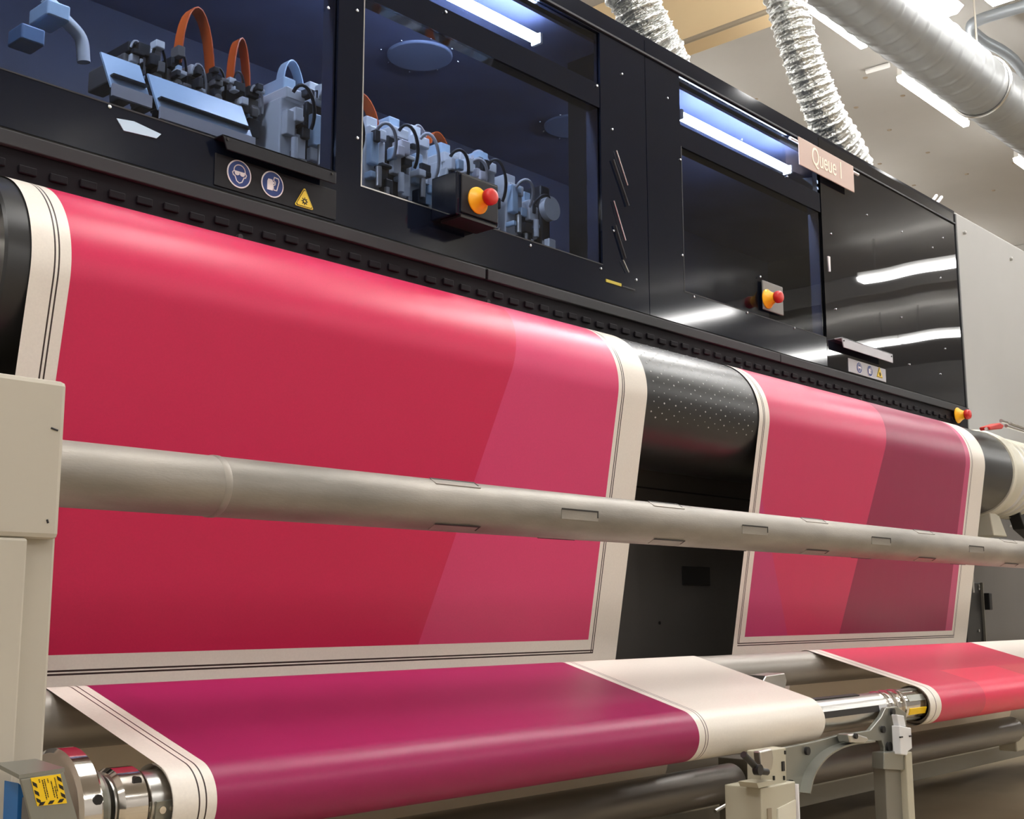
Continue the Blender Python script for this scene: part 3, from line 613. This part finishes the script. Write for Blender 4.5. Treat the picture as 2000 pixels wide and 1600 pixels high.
# ------------------------------------------------------------------ printed webs
XA0, XA1, XB0, XB1 = 0.87, 2.47, 2.997, 4.59
GY, GZ, GR = 1.680, -0.1495, 0.0425           # guide bar
TY, TZ, TR = 1.394, -0.2337, 0.0480           # take-up roll
LY, LZd, LR = 1.828, -0.34, 0.0930            # dancer roller below
def web_profile():
    """(y,z) path of the web with tangent points; returns points and arc length marks"""
    pts = []; marks = {}
    R = RR+0.0025
    n = np.array([1.0, -0.0]); 
    pts += [(y, RZ_+R) for y in np.linspace(2.55, RY_, 8)]
    dirv = np.array([0.1055, -0.606]); dirv /= np.linalg.norm(dirv)            # strand direction (down and back)
    nrm = np.array([dirv[1], -dirv[0]])                                       # outward (towards the viewer)
    a1 = math.atan2(nrm[1], nrm[0]); a1 = a1 if a1 > 0 else a1+2*math.pi
    for a in np.linspace(math.pi/2, a1, 40)[1:]: pts.append((RY_+R*math.cos(a), RZ_+R*math.sin(a)))
    marks['strand'] = len(pts)-1
    # down to the dancer (outer side), round it and up its front side to the guide bar
    lr = LR+0.002
    # strand continues straight until level with the dancer, then blends on to its back
    s0 = np.array(pts[-1])
    yend = s0[0]+(s0[1]-LZd)*(-dirv[0]/dirv[1]); c = np.array([yend-lr, LZd])
    for u in np.linspace(0, 1, 30)[1:]: pts.append((s0[0]+(yend-s0[0])*u, s0[1]+(LZd-s0[1])*u))
    for a in np.linspace(0, -math.pi, 30)[1:]: pts.append((c[0]+lr*math.cos(a), c[1]+lr*math.sin(a)))
    gr = GR+0.002; yb = GY+gr; p = pts[-1]
    for u in np.linspace(0, 1, 16)[1:]: pts.append((p[0]+(yb-p[0])*u, p[1]+(GZ-p[1])*u))
    ad = math.pi/2+math.radians(15.35)
    for a in np.linspace(0, ad, 20)[1:]: pts.append((GY+gr*math.cos(a), GZ+gr*math.sin(a)))
    marks['deck'] = len(pts)-1
    tr = TR+0.001; p = pts[-1]; q = (TY+tr*math.cos(ad), TZ+tr*math.sin(ad))
    for u in np.linspace(0, 1, 30)[1:]: pts.append((p[0]+(q[0]-p[0])*u, p[1]+(q[1]-p[1])*u))
    marks['roll'] = len(pts)-1
    for a in np.linspace(0, 2*math.pi*2.1, 150)[1:]: pts.append((TY+(tr-0.0009*a/6.283*1.0-(0.0007 if a > 6 else 0))*math.cos(ad+a), TZ+(tr-0.0009*a/6.283-(0.0007 if a > 6 else 0))*math.sin(ad+a)))
    P = np.array(pts); s = np.concatenate([[0], np.cumsum(np.linalg.norm(np.diff(P, axis=0), axis=1))])
    return P, s, marks, c
WP, WS, WM, DC = web_profile()
def uv_strand(x, y):
    a = WP[WM['strand']]; b = WP[WM['strand']+10]; d = (b-a)/np.linalg.norm(b-a); nr = np.array([-d[1], d[0]])
    r = ray(x, y); t = (a@nr)/(r[1:]@nr); p = r*t; return np.array([p[0], WS[WM['strand']]+(p[1:]-a)@d])
def uv_deck(x, y):
    a = WP[WM['deck']]; b = WP[WM['deck']+10]; d = (b-a)/np.linalg.norm(b-a); nr = np.array([-d[1], d[0]])
    r = ray(x, y); t = (a@nr)/(r[1:]@nr); p = r*t; return np.array([p[0], WS[WM['deck']]+(p[1:]-a)@d])
def half(p, q, inside):
    """half-plane through p,q (in u,v) that holds the point inside"""
    n = np.array([-(q[1]-p[1]), q[0]-p[0]]); c = -(n@p); k = 1/np.linalg.norm(n); s = 1 if n@np.array(inside)+c > 0 else -1
    return (n[0]*k*s, n[1]*k*s, c*k*s)
def U(a, b): return [(1, 0, -a), (-1, 0, b)]
def Vr(a, b): return [(0, 1, -a), (0, -1, b)]
def web_material(name, base, layers, back):
    m = bpy.data.materials.new(name); m.use_nodes = True; nt = m.node_tree; N = nt.nodes; L = nt.links; bs = N['Principled BSDF']
    uvn = N.new('ShaderNodeUVMap'); sep = N.new('ShaderNodeSeparateXYZ'); L.new(uvn.outputs[0], sep.inputs[0])
    cur = None; curc = (*lin(base), 1)
    for col, hs in layers:
        mask = None
        for a, b, c in hs:
            n1 = N.new('ShaderNodeMath'); n1.operation = 'MULTIPLY_ADD'; L.new(sep.outputs[0], n1.inputs[0]); n1.inputs[1].default_value = a; n1.inputs[2].default_value = c
            n2 = N.new('ShaderNodeMath'); n2.operation = 'MULTIPLY_ADD'; L.new(sep.outputs[1], n2.inputs[0]); n2.inputs[1].default_value = b; L.new(n1.outputs[0], n2.inputs[2])
            n3 = N.new('ShaderNodeMath'); n3.operation = 'GREATER_THAN'; L.new(n2.outputs[0], n3.inputs[0]); n3.inputs[1].default_value = 0
            if mask is None: mask = n3
            else:
                n4 = N.new('ShaderNodeMath'); n4.operation = 'MULTIPLY'; L.new(mask.outputs[0], n4.inputs[0]); L.new(n3.outputs[0], n4.inputs[1]); mask = n4
        mx = N.new('ShaderNodeMix'); mx.data_type = 'RGBA'; L.new(mask.outputs[0], mx.inputs[0])
        if cur is None: mx.inputs[6].default_value = curc
        else: L.new(cur.outputs[2], mx.inputs[6])
        mx.inputs[7].default_value = (*lin(col), 1); cur = mx
    tc = N.new('ShaderNodeTexCoord'); nz = N.new('ShaderNodeTexNoise'); nz.inputs['Scale'].default_value = 260; nz.inputs['Detail'].default_value = 2; L.new(tc.outputs['Object'], nz.inputs['Vector'])
    rg = N.new('ShaderNodeMapRange'); rg.inputs[3].default_value = 0.94; rg.inputs[4].default_value = 1.06; L.new(nz.outputs[0], rg.inputs[0])
    ml = N.new('ShaderNodeMix'); ml.data_type = 'RGBA'; ml.blend_type = 'MULTIPLY'; ml.inputs[0].default_value = 1; L.new(cur.outputs[2], ml.inputs[6]); L.new(rg.outputs[0], ml.inputs[7])
    ge = N.new('ShaderNodeNewGeometry'); bk = N.new('ShaderNodeMix'); bk.data_type = 'RGBA'; L.new(ge.outputs['Backfacing'], bk.inputs[0]); L.new(ml.outputs[2], bk.inputs[6]); bk.inputs[7].default_value = (*lin(back), 1)
    L.new(bk.outputs[2], bs.inputs['Base Color']); bs.inputs['Roughness'].default_value = 0.36; bs.inputs['Specular IOR Level'].default_value = 0.38
    bs.inputs['Sheen Weight'].default_value = 0.0
    nb = N.new('ShaderNodeTexNoise'); nb.inputs['Scale'].default_value = 4; mp = N.new('ShaderNodeMapping'); mp.inputs['Scale'].default_value = (2.2, 0.6, 1); L.new(uvn.outputs[0], mp.inputs[0]); L.new(mp.outputs[0], nb.inputs['Vector'])
    bp = N.new('ShaderNodeBump'); bp.inputs['Strength'].default_value = 0.12; bp.inputs['Distance'].default_value = 0.006; L.new(nb.outputs[0], bp.inputs['Height']); L.new(bp.outputs[0], bs.inputs['Normal'])
    return m
CREAM = (232, 224, 214); INKC = (58, 44, 42)
RED_, PINK, PURP = (205, 38, 84), (213, 64, 112), (150, 28, 82)
sTop = 0.0
# web A, upright field
bl = uv_strand(95, 1284); br = uv_strand(1148, 1247); vb = (bl[1]+br[1])/2; l1 = uv_strand(95, 1312)[1]; l2 = uv_strand(95, 1319)[1]
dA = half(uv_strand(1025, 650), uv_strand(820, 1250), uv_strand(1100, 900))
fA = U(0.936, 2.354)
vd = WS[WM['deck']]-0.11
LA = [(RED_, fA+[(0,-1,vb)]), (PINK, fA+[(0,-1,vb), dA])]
for u in (0.9085, 0.9155): LA.append((INKC, U(u-0.0014, u+0.0014)+[(0,-1,l2)]))
for u in (2.3695, 2.3765): LA.append((INKC, U(u-0.0016, u+0.0016)+[(0,-1,l2)]))
for v in (l1, l2): LA.append((INKC, U(0.9085, 2.378)+Vr(v-0.0016, v+0.0016)))
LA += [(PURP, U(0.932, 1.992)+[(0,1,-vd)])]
for u in (0.9065, 0.9165): LA.append((INKC, U(u-0.0011, u+0.0011)+[(0,1,-vd)]))
for u in (2.013, 2.021): LA.append(((120, 104, 100), U(u-0.0014, u+0.0014)+[(0,1,-vd)]))
# web B
bl = uv_strand(1450, 1243)[1]; vB = bl+0.002; lb = vB+0.018
fB = U(3.052, 4.452)
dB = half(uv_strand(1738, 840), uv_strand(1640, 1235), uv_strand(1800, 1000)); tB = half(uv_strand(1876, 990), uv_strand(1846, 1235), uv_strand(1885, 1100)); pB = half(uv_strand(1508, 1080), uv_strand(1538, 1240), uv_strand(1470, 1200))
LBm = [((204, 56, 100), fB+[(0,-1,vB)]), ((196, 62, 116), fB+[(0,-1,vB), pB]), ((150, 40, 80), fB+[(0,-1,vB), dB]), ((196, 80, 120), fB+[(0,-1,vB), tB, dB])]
for u in (3.019, 3.026): LBm.append((INKC, U(u-0.0016, u+0.0016)+[(0,-1,lb)]))
for u in (4.468, 4.475): LBm.append(((110, 92, 90), U(u-0.0016, u+0.0016)+[(0,-1,lb)]))
for v in (lb, lb+0.006): LBm.append((INKC, U(3.019, 4.476)+Vr(v-0.0014, v+0.0014)))
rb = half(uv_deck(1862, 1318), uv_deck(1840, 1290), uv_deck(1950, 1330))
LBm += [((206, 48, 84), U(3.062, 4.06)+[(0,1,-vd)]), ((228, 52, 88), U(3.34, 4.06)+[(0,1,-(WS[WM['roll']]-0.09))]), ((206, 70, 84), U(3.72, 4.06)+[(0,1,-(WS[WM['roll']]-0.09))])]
for u in (3.030,): LBm.append(((112, 96, 92), U(u-0.002, u+0.002)+[(0,1,-vd)]))
def web(name, x0, x1, label, layers):
    n = 12; vs = []; uv = []; fs = []
    for (y, z), s in zip(WP, WS):
        for i in range(n+1):
            x = x0+(x1-x0)*i/n; vs.append((x, y, z)); uv.append((x, s))
    for j in range(len(WP)-1):
        for i in range(n): fs.append((j*(n+1)+i, (j+1)*(n+1)+i, (j+1)*(n+1)+i+1, j*(n+1)+i+1))
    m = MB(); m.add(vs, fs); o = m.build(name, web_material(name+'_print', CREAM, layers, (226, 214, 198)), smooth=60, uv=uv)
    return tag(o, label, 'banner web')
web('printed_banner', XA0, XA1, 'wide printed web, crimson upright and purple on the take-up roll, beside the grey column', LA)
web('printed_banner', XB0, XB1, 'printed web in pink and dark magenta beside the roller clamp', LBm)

# ------------------------------------------------------------------ guide bar, dancer, shaft in front
gb = thing('guide_bar', (2.8, GY, GZ-GR), 'smooth grey guide bar under the slack of both webs', 'bar')
MB().lathe((0.62, GY, GZ), 'X', [(0, GR-0.004), (0.004, GR), (4.9, GR), (4.904, GR-0.004)], 48).build('bar_tube', M_GREYBAR, gb, smooth=30)
MB().cyl((0.45, GY, GZ), 'X', 5.3, 0.018, 20).build('bar_axle', M_STEEL, gb, smooth=30)
dn = thing('dancer_roller', (2.8, DC[0], DC[1]-LR), 'grey dancer roller hanging in the loops of both webs', 'roller')
MB().lathe((0.7, DC[0], DC[1]), 'X', [(0, LR-0.006), (0.006, LR), (4.6, LR), (4.606, LR-0.006)], 48).build('dancer_tube', M_GREYBAR, dn, smooth=30)
MB().cyl((0.5, DC[0], DC[1]), 'X', 5.0, 0.02, 20).build('dancer_axle', M_STEEL, dn, smooth=30)

AY, AZ, AR = 1.47, 0.172, 0.0425
sh = thing('unwind_shaft', (3.2, AY, AZ-AR), 'scuffed aluminium shaft with slotted keys crossing in front of the webs', 'shaft')
MB().cyl((0.60, AY, AZ), 'X', 5.6, AR, 64).build('shaft_tube', M_ALU, sh, smooth=30)
def key(x0, x1, ang):
    a = math.radians(ang); n = np.array([0, math.cos(a), math.sin(a)]); t_ = np.array([0, -math.sin(a), math.cos(a)]); c = np.array([0, AY, AZ])
    def P(x, w, h): return c+n*(AR+h)+t_*w+np.array([x, 0, 0])
    w = 0.0085; k = MB()
    k.add([P(x0,-w,-0.004), P(x1,-w,-0.004), P(x1,w,-0.004), P(x0,w,-0.004), P(x0,-w,0.0006), P(x1,-w,0.0006), P(x1,w,0.0006), P(x0,w,0.0006)], [(0,3,2,1),(4,5,6,7),(0,1,5,4),(1,2,6,5),(2,3,7,6),(3,0,4,7)])
    ko = k.build('shaft_key', M_ALU, sh)
    e = MB()
    def bar3(xa, xb, wa, wb): e.add([P(xa,wa,0.0004), P(xb,wa,0.0004), P(xb,wb,0.0004), P(xa,wb,0.0004), P(xa,wa,0.0011), P(xb,wa,0.0011), P(xb,wb,0.0011), P(xa,wb,0.0011)], [(0,3,2,1),(4,5,6,7),(0,1,5,4),(1,2,6,5),(2,3,7,6),(3,0,4,7)])
    bar3(x0, x1, -w-0.0022, -w+0.0008); bar3(x1-0.003, x1, -w, w*0.3)
    e.build('key_gap', M_SLOT, ko)
Xk = [atY(x, y, AY-AR)[0] for x, y in ((880,945), (966,952), (1139,1002), (1204,1010), (1300,993), (1368,1000), (1495,1040), (1538,1046))]
gap = (Xk[4]-Xk[0]); L0 = Xk[1]-Xk[0]
x0 = Xk[0]-0.02
for k in range(-1, 10):
    xk = x0+k*gap/2
    if xk < 1.3: continue
    for ang in ((122, 242) if k % 2 == 0 else (182, 302)): key(xk, xk+L0, ang)
ring = MB().lathe((0.985, AY, AZ), 'X', [(0, AR), (0.002, AR+0.0012), (0.010, AR+0.0012), (0.012, AR)], 48).build('shaft_band', M_ALU, sh, smooth=40)

# ------------------------------------------------------------------ grey column on the near side
CY = 1.28
col = thing('machine_column', (0.55, 1.45, FZ), 'warm grey sheet metal column holding the shaft end', 'column')
b0 = atY(129, 760, CY); b1 = atY(119, 1054, CY); bt = atY(60, 735, CY)
bxr = (b0[0]+b1[0])/2; zt = atY(128, 745, CY)[2]
MB().box((0.2,CY,b1[2]), (bxr,1.66,zt)).build('shaft_housing', M_COLUMN, col, bevel=0.006)
nx_ = atY(55, 1058, CY)[0]; px_ = atY(100, 1200, CY+0.02)[0]
MB().box((0.2,CY,FZ+0.02), (nx_,1.62,b1[2])).build('column_front', M_COLUMN, col, bevel=0.003)
MB().box((nx_-0.005,CY+0.018,FZ+0.02), (px_,1.60,b1[2]+0.01)).build('column_side', M_COLUMN, col, bevel=0.004)
MB().box((0.18,CY-0.02,FZ), (px_+0.02,1.68,FZ+0.02)).build('foot_plate', M_BASE, col)
for (xa, ya, xb, yb) in ((100,836,113,841), (92,1015,94,1022)):
    a = atY(xa, ya, CY-0.0006); b = atY(xb, yb, CY-0.0006); MB().tube([a, b], 0.0011, 6).build('scratch_mark', M_TRIM, col)

# ------------------------------------------------------------------ take-up shafts with chucks
SZ = TZ+0.004
SR = 0.037
ts = thing('take_up_shaft', (1.9, TY, SZ-SR), 'steel take-up shaft through the purple web with a flange disc at its end', 'shaft')
MB().cyl((0.80, TY, SZ), 'X', 2.03, SR, 48).build('shaft_tube', M_STEEL, ts, smooth=30)
# chuck on the near side
d0 = atY(158, 1560, TY-0.07)[0]; d1 = atY(205, 1560, TY-0.07)[0]; c0 = atY(250, 1560, TY-0.044)[0]; c1 = atY(302, 1560, TY-0.044)[0]
fd = MB().lathe((d0, TY, SZ), 'X', [(0, 0.03), (0, 0.068), (0.004, 0.073), (d1-d0-0.004, 0.073), (d1-d0, 0.069), (d1-d0+0.004, 0.05)], 64).build('flange_disc', M_CHROME, ts, smooth=25)
MB().lathe((d1, TY, SZ), 'X', [(0, 0.03), (0.0, 0.046), (0.006, 0.049), (0.010, 0.044), (0.014, 0.044), (0.018, 0.048), (0.023, 0.045), (0.026, 0.03)], 48).build('chuck_ring', M_ZINC, ts, smooth=25)
MB().lathe((c0-0.012, TY, SZ), 'X', [(0, 0.03), (0.004, 0.040), (0.010, 0.0445), (c1-c0+0.004, 0.0445), (c1-c0+0.010, 0.041), (c1-c0+0.014, 0.037)], 48).build('chuck_collar', M_CHROME, ts, smooth=25)
MB().cyl(((d0+d1)/2+0.006,TY-0.0715,SZ+0.020), 'Y', 0.01, 0.006, 14).build('set_screw_hole', M_INK, fd)
MB().cyl((c1-0.018,TY-0.0345,SZ+0.030), 'Y', 0.01, 0.0058, 14).build('set_screw_hole', M_INK, ts)
def lug(x0, x1, ang, mm, parent, r=SR, w=0.007, h=0.002):
    a = math.radians(ang); n = np.array([0, math.cos(a), math.sin(a)]); t_ = np.array([0, -math.sin(a), math.cos(a)]); c = np.array([0, TY, SZ])
    def P(x, ww, hh): return c+n*(r+hh)+t_*ww+np.array([x, 0, 0])
    k = MB(); k.add([P(x0,-w,-0.004), P(x1,-w,-0.004), P(x1,w,-0.004), P(x0,w,-0.004), P(x0,-w,h), P(x1,-w,h), P(x1,w,h), P(x0,w,h)], [(0,3,2,1),(4,5,6,7),(0,1,5,4),(1,2,6,5),(2,3,7,6),(3,0,4,7)])
    return k.build('gripper_strip', mm, parent)
g1 = lug(c1+0.006, 0.96, 190, M_ZINC, ts, w=0.011)
for x in (c1+0.014, c1+0.03): MB().cyl((x,TY-SR-0.004,SZ-0.006), 'Y', 0.004, 0.0045, 12).build('screw', M_CHROME, g1, smooth=30)
lug(2.45, 2.745, 172, M_SLOT, ts); lug(2.745, 2.785, 172, M_PLASTIC, ts); lug(2.45, 2.70, 100, M_SLOT, ts)
CXP = 2.80
for k, (dx, r) in enumerate(((0, 0.040), (0.022, 0.034), (0.040, 0.041), (0.062, 0.033), (0.082, 0.041))):
    MB().lathe((CXP+dx, TY, SZ), 'X', [(0, r*0.8), (0.003, r), (0.015, r), (0.018, r*0.8), (0.024, r*0.78)], 40).build('coupling_ring', M_CHROME, ts, smooth=25)
ts2 = thing('take_up_shaft', (3.9, TY, SZ-SR), 'chrome shaft end inside the core of the pink web beside the support bracket', 'shaft')
MB().cyl((CXP+0.105, TY, SZ), 'X', 1.9, 0.036, 40).build('shaft_tube', M_CHROME, ts2, smooth=30)
for k, ang in enumerate((200, 150, 100, 250)):
    lug(CXP+0.11, CXP+0.20, ang, M_STICK if k == 0 else M_ZINC, ts2, r=0.036, w=0.008)
for nm, xa, xb, lab in (('A', XA0+0.01, XA1-0.01, 'card core tube inside the roll of the purple web'), ('B', XB0+0.012, XB1, 'card core tube inside the roll of the pink web')):
    m = MB(); n = 48; vs = []; fs = []
    for x, r in ((xa, 0.0385), (xa, 0.0445), (xb, 0.0445), (xb, 0.0385)):
        for k in range(n): vs.append((x, TY+r*math.cos(2*math.pi*k/n), TZ+r*math.sin(2*math.pi*k/n)))
    for i in range(4):
        for k in range(n): fs.append((i*n+k, ((i+1) % 4)*n+k, ((i+1) % 4)*n+(k+1) % n, i*n+(k+1) % n)[::-1])
    m.add(vs, fs); tag(m.build('core_tube', M_CORE, smooth=30), lab, 'core tube')

# ------------------------------------------------------------------ support bracket between the two rolls
def poly(px, Y): return [atY(x, y, Y) for x, y in px]
br = thing('shaft_support', (2.75, 1.42, FZ), 'zinc bracket with an arched arm and latch carrying the shaft joint', 'bracket')
arch = [(1503,1466),(1585,1450),(1640,1436),(1700,1427),(1722,1400),(1730,1383),(1752,1380),(1770,1392),(1772,1440),(1768,1490),(1752,1505),(1728,1503),(1727,1460),(1722,1447),(1690,1447),(1655,1452),(1625,1462),(1600,1480),(1578,1510),(1570,1545),(1562,1552),(1518,1550),(1516,1530),(1532,1500),(1535,1465),(1508,1470)]
ap = MB().prism(poly(arch, 1.340), (0, 0.011, 0)).build('arched_arm', M_ZINC, br, bevel=0.0015)
rim = [(1698,1447),(1655,1453),(1626,1463),(1601,1481),(1580,1511),(1570,1549)]
MB().ribbon(smooth_path(poly(rim, 1.330), 6), (0, 0.03, 0), 0.004).build('arm_rim', M_ZINC, ap, smooth=50)
for x, y, r in ((1743,1391,0.0085), (1724,1425,0.0080), (1736,1459,0.0115), (1576,1467,0.0085), (1544,1532,0.0085)):
    p = atY(x, y, 1.338); MB().cyl((p[0],1.334,p[2]), 'Y', 0.008, r, 20).build('bolt', M_INK, ap, smooth=40)
# upright leg
leg = [(1728,1503),(1768,1500),(1771,1530),(1778,1600),(1785,1690),(1752,1690),(1747,1600),(1742,1520),(1730,1505)]
p0 = poly([(1727,1470),(1773,1464),(1773,1500),(1764,1505),(1727,1503)], 1.325); MB().prism(p0, (0, 0.03, 0)).build('leg_head', M_ZINC, br, bevel=0.002)
la = atY(1735, 1530, 1.335)[0]; lb_ = atY(1762, 1530, 1.335)[0]; lc = atY(1777, 1530, 1.335)[0]
zl_ = atY(1740, 1500, 1.335)[2]
MB().box((la-0.012,1.335,FZ), (lb_-0.004,1.365,zl_)).build('leg_plate', M_RAIL, br, bevel=0.002)
MB().box((lb_-0.004,1.320,FZ), (lc-0.012,1.375,zl_+0.03)).build('leg_flange', M_CREAMP, br, bevel=0.002)
# clear plastic latch on the leg
lt = MB().prism(poly([(1757,1418),(1780,1422),(1782,1462),(1774,1468),(1772,1476),(1760,1474)], 1.310), (0, 0.02, 0)).build('latch_body', M_PLASTIC, br, bevel=0.002)
MB().prism(poly([(1752,1396),(1766,1398),(1770,1420),(1757,1420)], 1.315), (0, 0.015, 0)).build('latch_hook', M_PLASTIC, lt, bevel=0.002)
for x, y in ((1760,1440),(1778,1438)):
    p = atY(x, y, 1.309); MB().box((p[0]-0.006,1.307,p[2]-0.0016), (p[0]+0.006,1.311,p[2]+0.0016)).build('latch_slot', M_INK, lt)
# small knob below the shaft
kn = MB().prism(poly([(1658,1435),(1672,1433),(1694,1440),(1698,1446),(1690,1452),(1662,1451)], 1.305), (0, 0.03, 0)).build('clamp_knob', M_STEEL, br, bevel=0.003)
p = atY(1672, 1438, 1.303); MB().cyl((p[0],1.301,p[2]), 'Y', 0.006, 0.006, 12).build('knob_bolt', M_INK, kn)
# front post with slotted plates
fp = MB().prism(poly([(1485,1468),(1535,1460),(1537,1556),(1506,1560),(1506,1545),(1486,1530)], 1.285), (0, 0.03, 0)).build('front_block', M_CREAMP, br, bevel=0.002)
for x, y, w, h in ((1530,1497,0.008,0.018), (1512,1520,0.004,0.008), (1534,1470,0.003,0.007), (1532,1520,0.003,0.008)):
    p = atY(x, y, 1.283); MB().box((p[0]-w/2,1.282,p[2]-h/2), (p[0]+w/2,1.287,p[2]+h/2)).build('slot', M_INK, fp)
MB().prism(poly([(1484,1468),(1508,1462),(1512,1480),(1508,1505),(1488,1512)], 1.270), (0, 0.015, 0)).build('pivot_block', M_STEEL, fp, bevel=0.003)
lev = MB().tube(poly([(1452,1474),(1468,1490),(1482,1506),(1498,1508)], 1.265), 0.0065, 10).build('hand_lever', M_BASE2, br, smooth=50)
p = atY(1483, 1504, 1.258); MB().cyl((p[0],1.255,p[2]), 'Y', 0.012, 0.010, 20).build('lever_pivot', M_BASE2, lev, smooth=30)
po = atY(1486, 1540, 1.275); pe = atY(1556, 1540, 1.275)
pp = MB().box((po[0],1.275,FZ), (pe[0]-0.004,1.355,po[2])).build('front_post', M_CREAMP, br, bevel=0.002)
MB().box((pe[0]-0.004,1.270,FZ), (pe[0],1.360,po[2]-0.005)).build('post_edge', M_WHITE, pp)
p = atY(1502, 1592, 1.274); MB().box((p[0]-0.006,1.272,p[2]-0.03), (p[0]+0.007,1.277,p[2]+0.012)).build('post_slot', M_PIPE2, pp)
MB().prism(poly([(1520,1580),(1555,1562),(1555,1620),(1520,1620)], 1.272), (0, 0.004, 0)).build('post_plate', M_COLLAR, pp)
MB().prism(poly([(1478,1530),(1510,1524),(1512,1532),(1482,1540)], 1.265), (0, 0.04, 0)).build('post_lip', M_CREAMP, pp)
# steel block hanging under the guide bar
cl = MB().prism(poly([(1497,1320),(1533,1315),(1537,1330),(1534,1345),(1497,1345),(1490,1332)], 1.55), (0, 0.05, 0))
blk = thing('steel_clamp', tuple(atY(1515,1345,1.57)), 'faceted steel clamp block between the two webs under the guide bar', 'clamp')
cl.build('clamp_body', M_STEEL, blk, bevel=0.002)
p = atY(1515, 1342, 1.57); MB().box((p[0]-0.02,1.56,p[2]-0.16), (p[0]+0.02,1.59,p[2]+0.01)).build('clamp_stem', M_RAIL, blk)

# ------------------------------------------------------------------ lower rollers and rail
BYr, BZr, BRr = 1.62, -0.390, 0.042
xe = atY(1976, 1430, BYr)[0]; xa = atY(1430, 1530, BYr)[0]
for lab, x0, x1, in (('dark steel roller below the purple roll', 0.8, xa), ('dark steel roller below the pink roll, above the floor rail', xa+0.14, xe)):
    t = thing('lower_roller', ((x0+x1)/2, BYr, BZr-BRr), lab, 'roller')
    MB().lathe((x0, BYr, BZr), 'X', [(0, BRr-0.004), (0.004, BRr), (x1-x0-0.006, BRr), (x1-x0, BRr-0.006)], 48).build('roller_tube', M_ROLLDK, t, smooth=30)
    MB().cyl((x0-0.018, BYr, BZr), 'X', x1-x0+0.036, 0.016, 20).build('roller_axle', M_BASE2, t, smooth=30)
tp = thing('roller_bearing_plate', (xa+0.07, BYr, FZ), 'grey bearing plate between the two lower rollers', 'bracket')
MB().box((xa+0.02,BYr-0.05,FZ), (xa+0.10,BYr+0.05,BZr+0.05)).build('plate', M_RAIL, tp, bevel=0.002)
a = atY(1397, 1585, 1.56); b = atY(1432, 1565, 1.56); MB().tube([a, b], 0.004, 8).build('guide_wire', M_STEEL, tp, smooth=40)
fr = thing('floor_rail', (3.0, 1.78, FZ), 'long grey steel rail near the floor under the rollers', 'rail')
MB().box((0.6,1.75,-0.520), (6.2,1.79,-0.469)).build('rail_beam', M_RAIL, fr, bevel=0.002); MB().box((0.6,1.745,-0.471), (6.2,1.80,-0.467)).build('rail_lip', M_ZINC, fr)
for x in (0.9, 2.6, 5.9): MB().box((x,1.755,FZ), (x+0.05,1.785,-0.52)).build('rail_foot', M_RAIL, fr, bevel=0.002)
a = atY(1986, 1455, 1.6); tag(MB().box((a[0],1.6,a[2]-0.022), (a[0]+0.25,1.66,a[2]+0.022)).build('pale_bracket', M_CREAMP, bevel=0.004), 'short cream bracket at the end of the floor rail', 'bracket')

# ------------------------------------------------------------------ guard plate with sticker beside the flange
gp = thing('guard_plate', (0.62, 1.19, FZ), 'bent zinc guard plate with a yellow hazard sticker beside the flange disc', 'guard')
GYp = 1.20
pq = [atY(x, y, GYp) for x, y in ((40,1522),(125,1508),(152,1600),(172,1680),(75,1690),(60,1600))]
MB().prism(pq, (0, 0.004, 0)).build('plate', M_ZINC, gp, bevel=0.001)
pt = [atY(37,1522,GYp), atY(126,1508,GYp), atY(116,1506,GYp)+np.array([0,0.05,0.004]), atY(37,1515,GYp)+np.array([0,0.05,0.004])]
MB().prism(pt, (0, 0, 0.004)).build('top_flange', M_ZINC, gp)
MB().box((atY(70,1600,GYp)[0],GYp+0.004,FZ), (atY(120,1600,GYp)[0],GYp+0.03,atY(100,1560,GYp)[2])).build('plate_stand', M_BASE, gp)
s4 = [atY(x, y, GYp-0.0008) for x, y in ((60,1520),(118,1512),(131,1569),(73,1575))]
st = MB().prism(s4, (0, 0.0008, 0)).build('hazard_sticker', M_STICK, gp)
o0, ex, ey = s4[0], s4[1]-s4[0], s4[3]-s4[0]
def spt(u, v): q = o0+ex*u+ey*v; return (q[0], GYp-0.0014, q[2])
m = MB()
for u0, v0, du in ((0.02,0.12,0), (0.02,0.42,0), (0.02,0.70,0), (0.86,0.05,0), (0.86,0.34,0), (0.86,0.64,0)):
    m.prism([spt(u0, v0), spt(u0+0.12, v0+0.1), spt(u0+0.12, v0+0.25), spt(u0, v0+0.14)], (0, 0.0006, 0))
for u0 in (0.04, 0.35, 0.68): m.prism([spt(u0, 0.99), spt(u0+0.1, 0.88), spt(u0+0.25, 0.88), spt(u0+0.15, 0.99)], (0, 0.0006, 0))
m.build('hazard_stripe', M_INK, st)
m = MB(); random.seed(5)
for u0, va, vb2 in ((0.24,0.08,0.2), (0.34,0.12,0.82), (0.41,0.1,0.75), (0.52,0.1,0.26), (0.62,0.2,0.8), (0.70,0.4,0.84), (0.76,0.1,0.6)):
    v = va
    while v < vb2:
        L_ = random.uniform(0.02, 0.07); m.prism([spt(u0, v), spt(u0+0.025, v), spt(u0+0.025, min(v+L_, vb2)), spt(u0, min(v+L_, vb2))], (0, 0.0006, 0)); v += L_+0.02
m.build('sticker_print', M_INK, st)
bl_ = [atY(x, y, 1.235) for x, y in ((36,1530),(42,1535),(62,1620),(62,1690),(30,1690))]
tag(MB().prism(bl_, (0, 0.03, 0)).build('blue_guard', M_BLUEP), 'blue painted guard behind the plate with the hazard sticker', 'guard')

# ------------------------------------------------------------------ lift everything so that the floor is at z = 0
for o in list(COL.objects):
    if o.parent is None and o is not camo: o.location.z += ZC
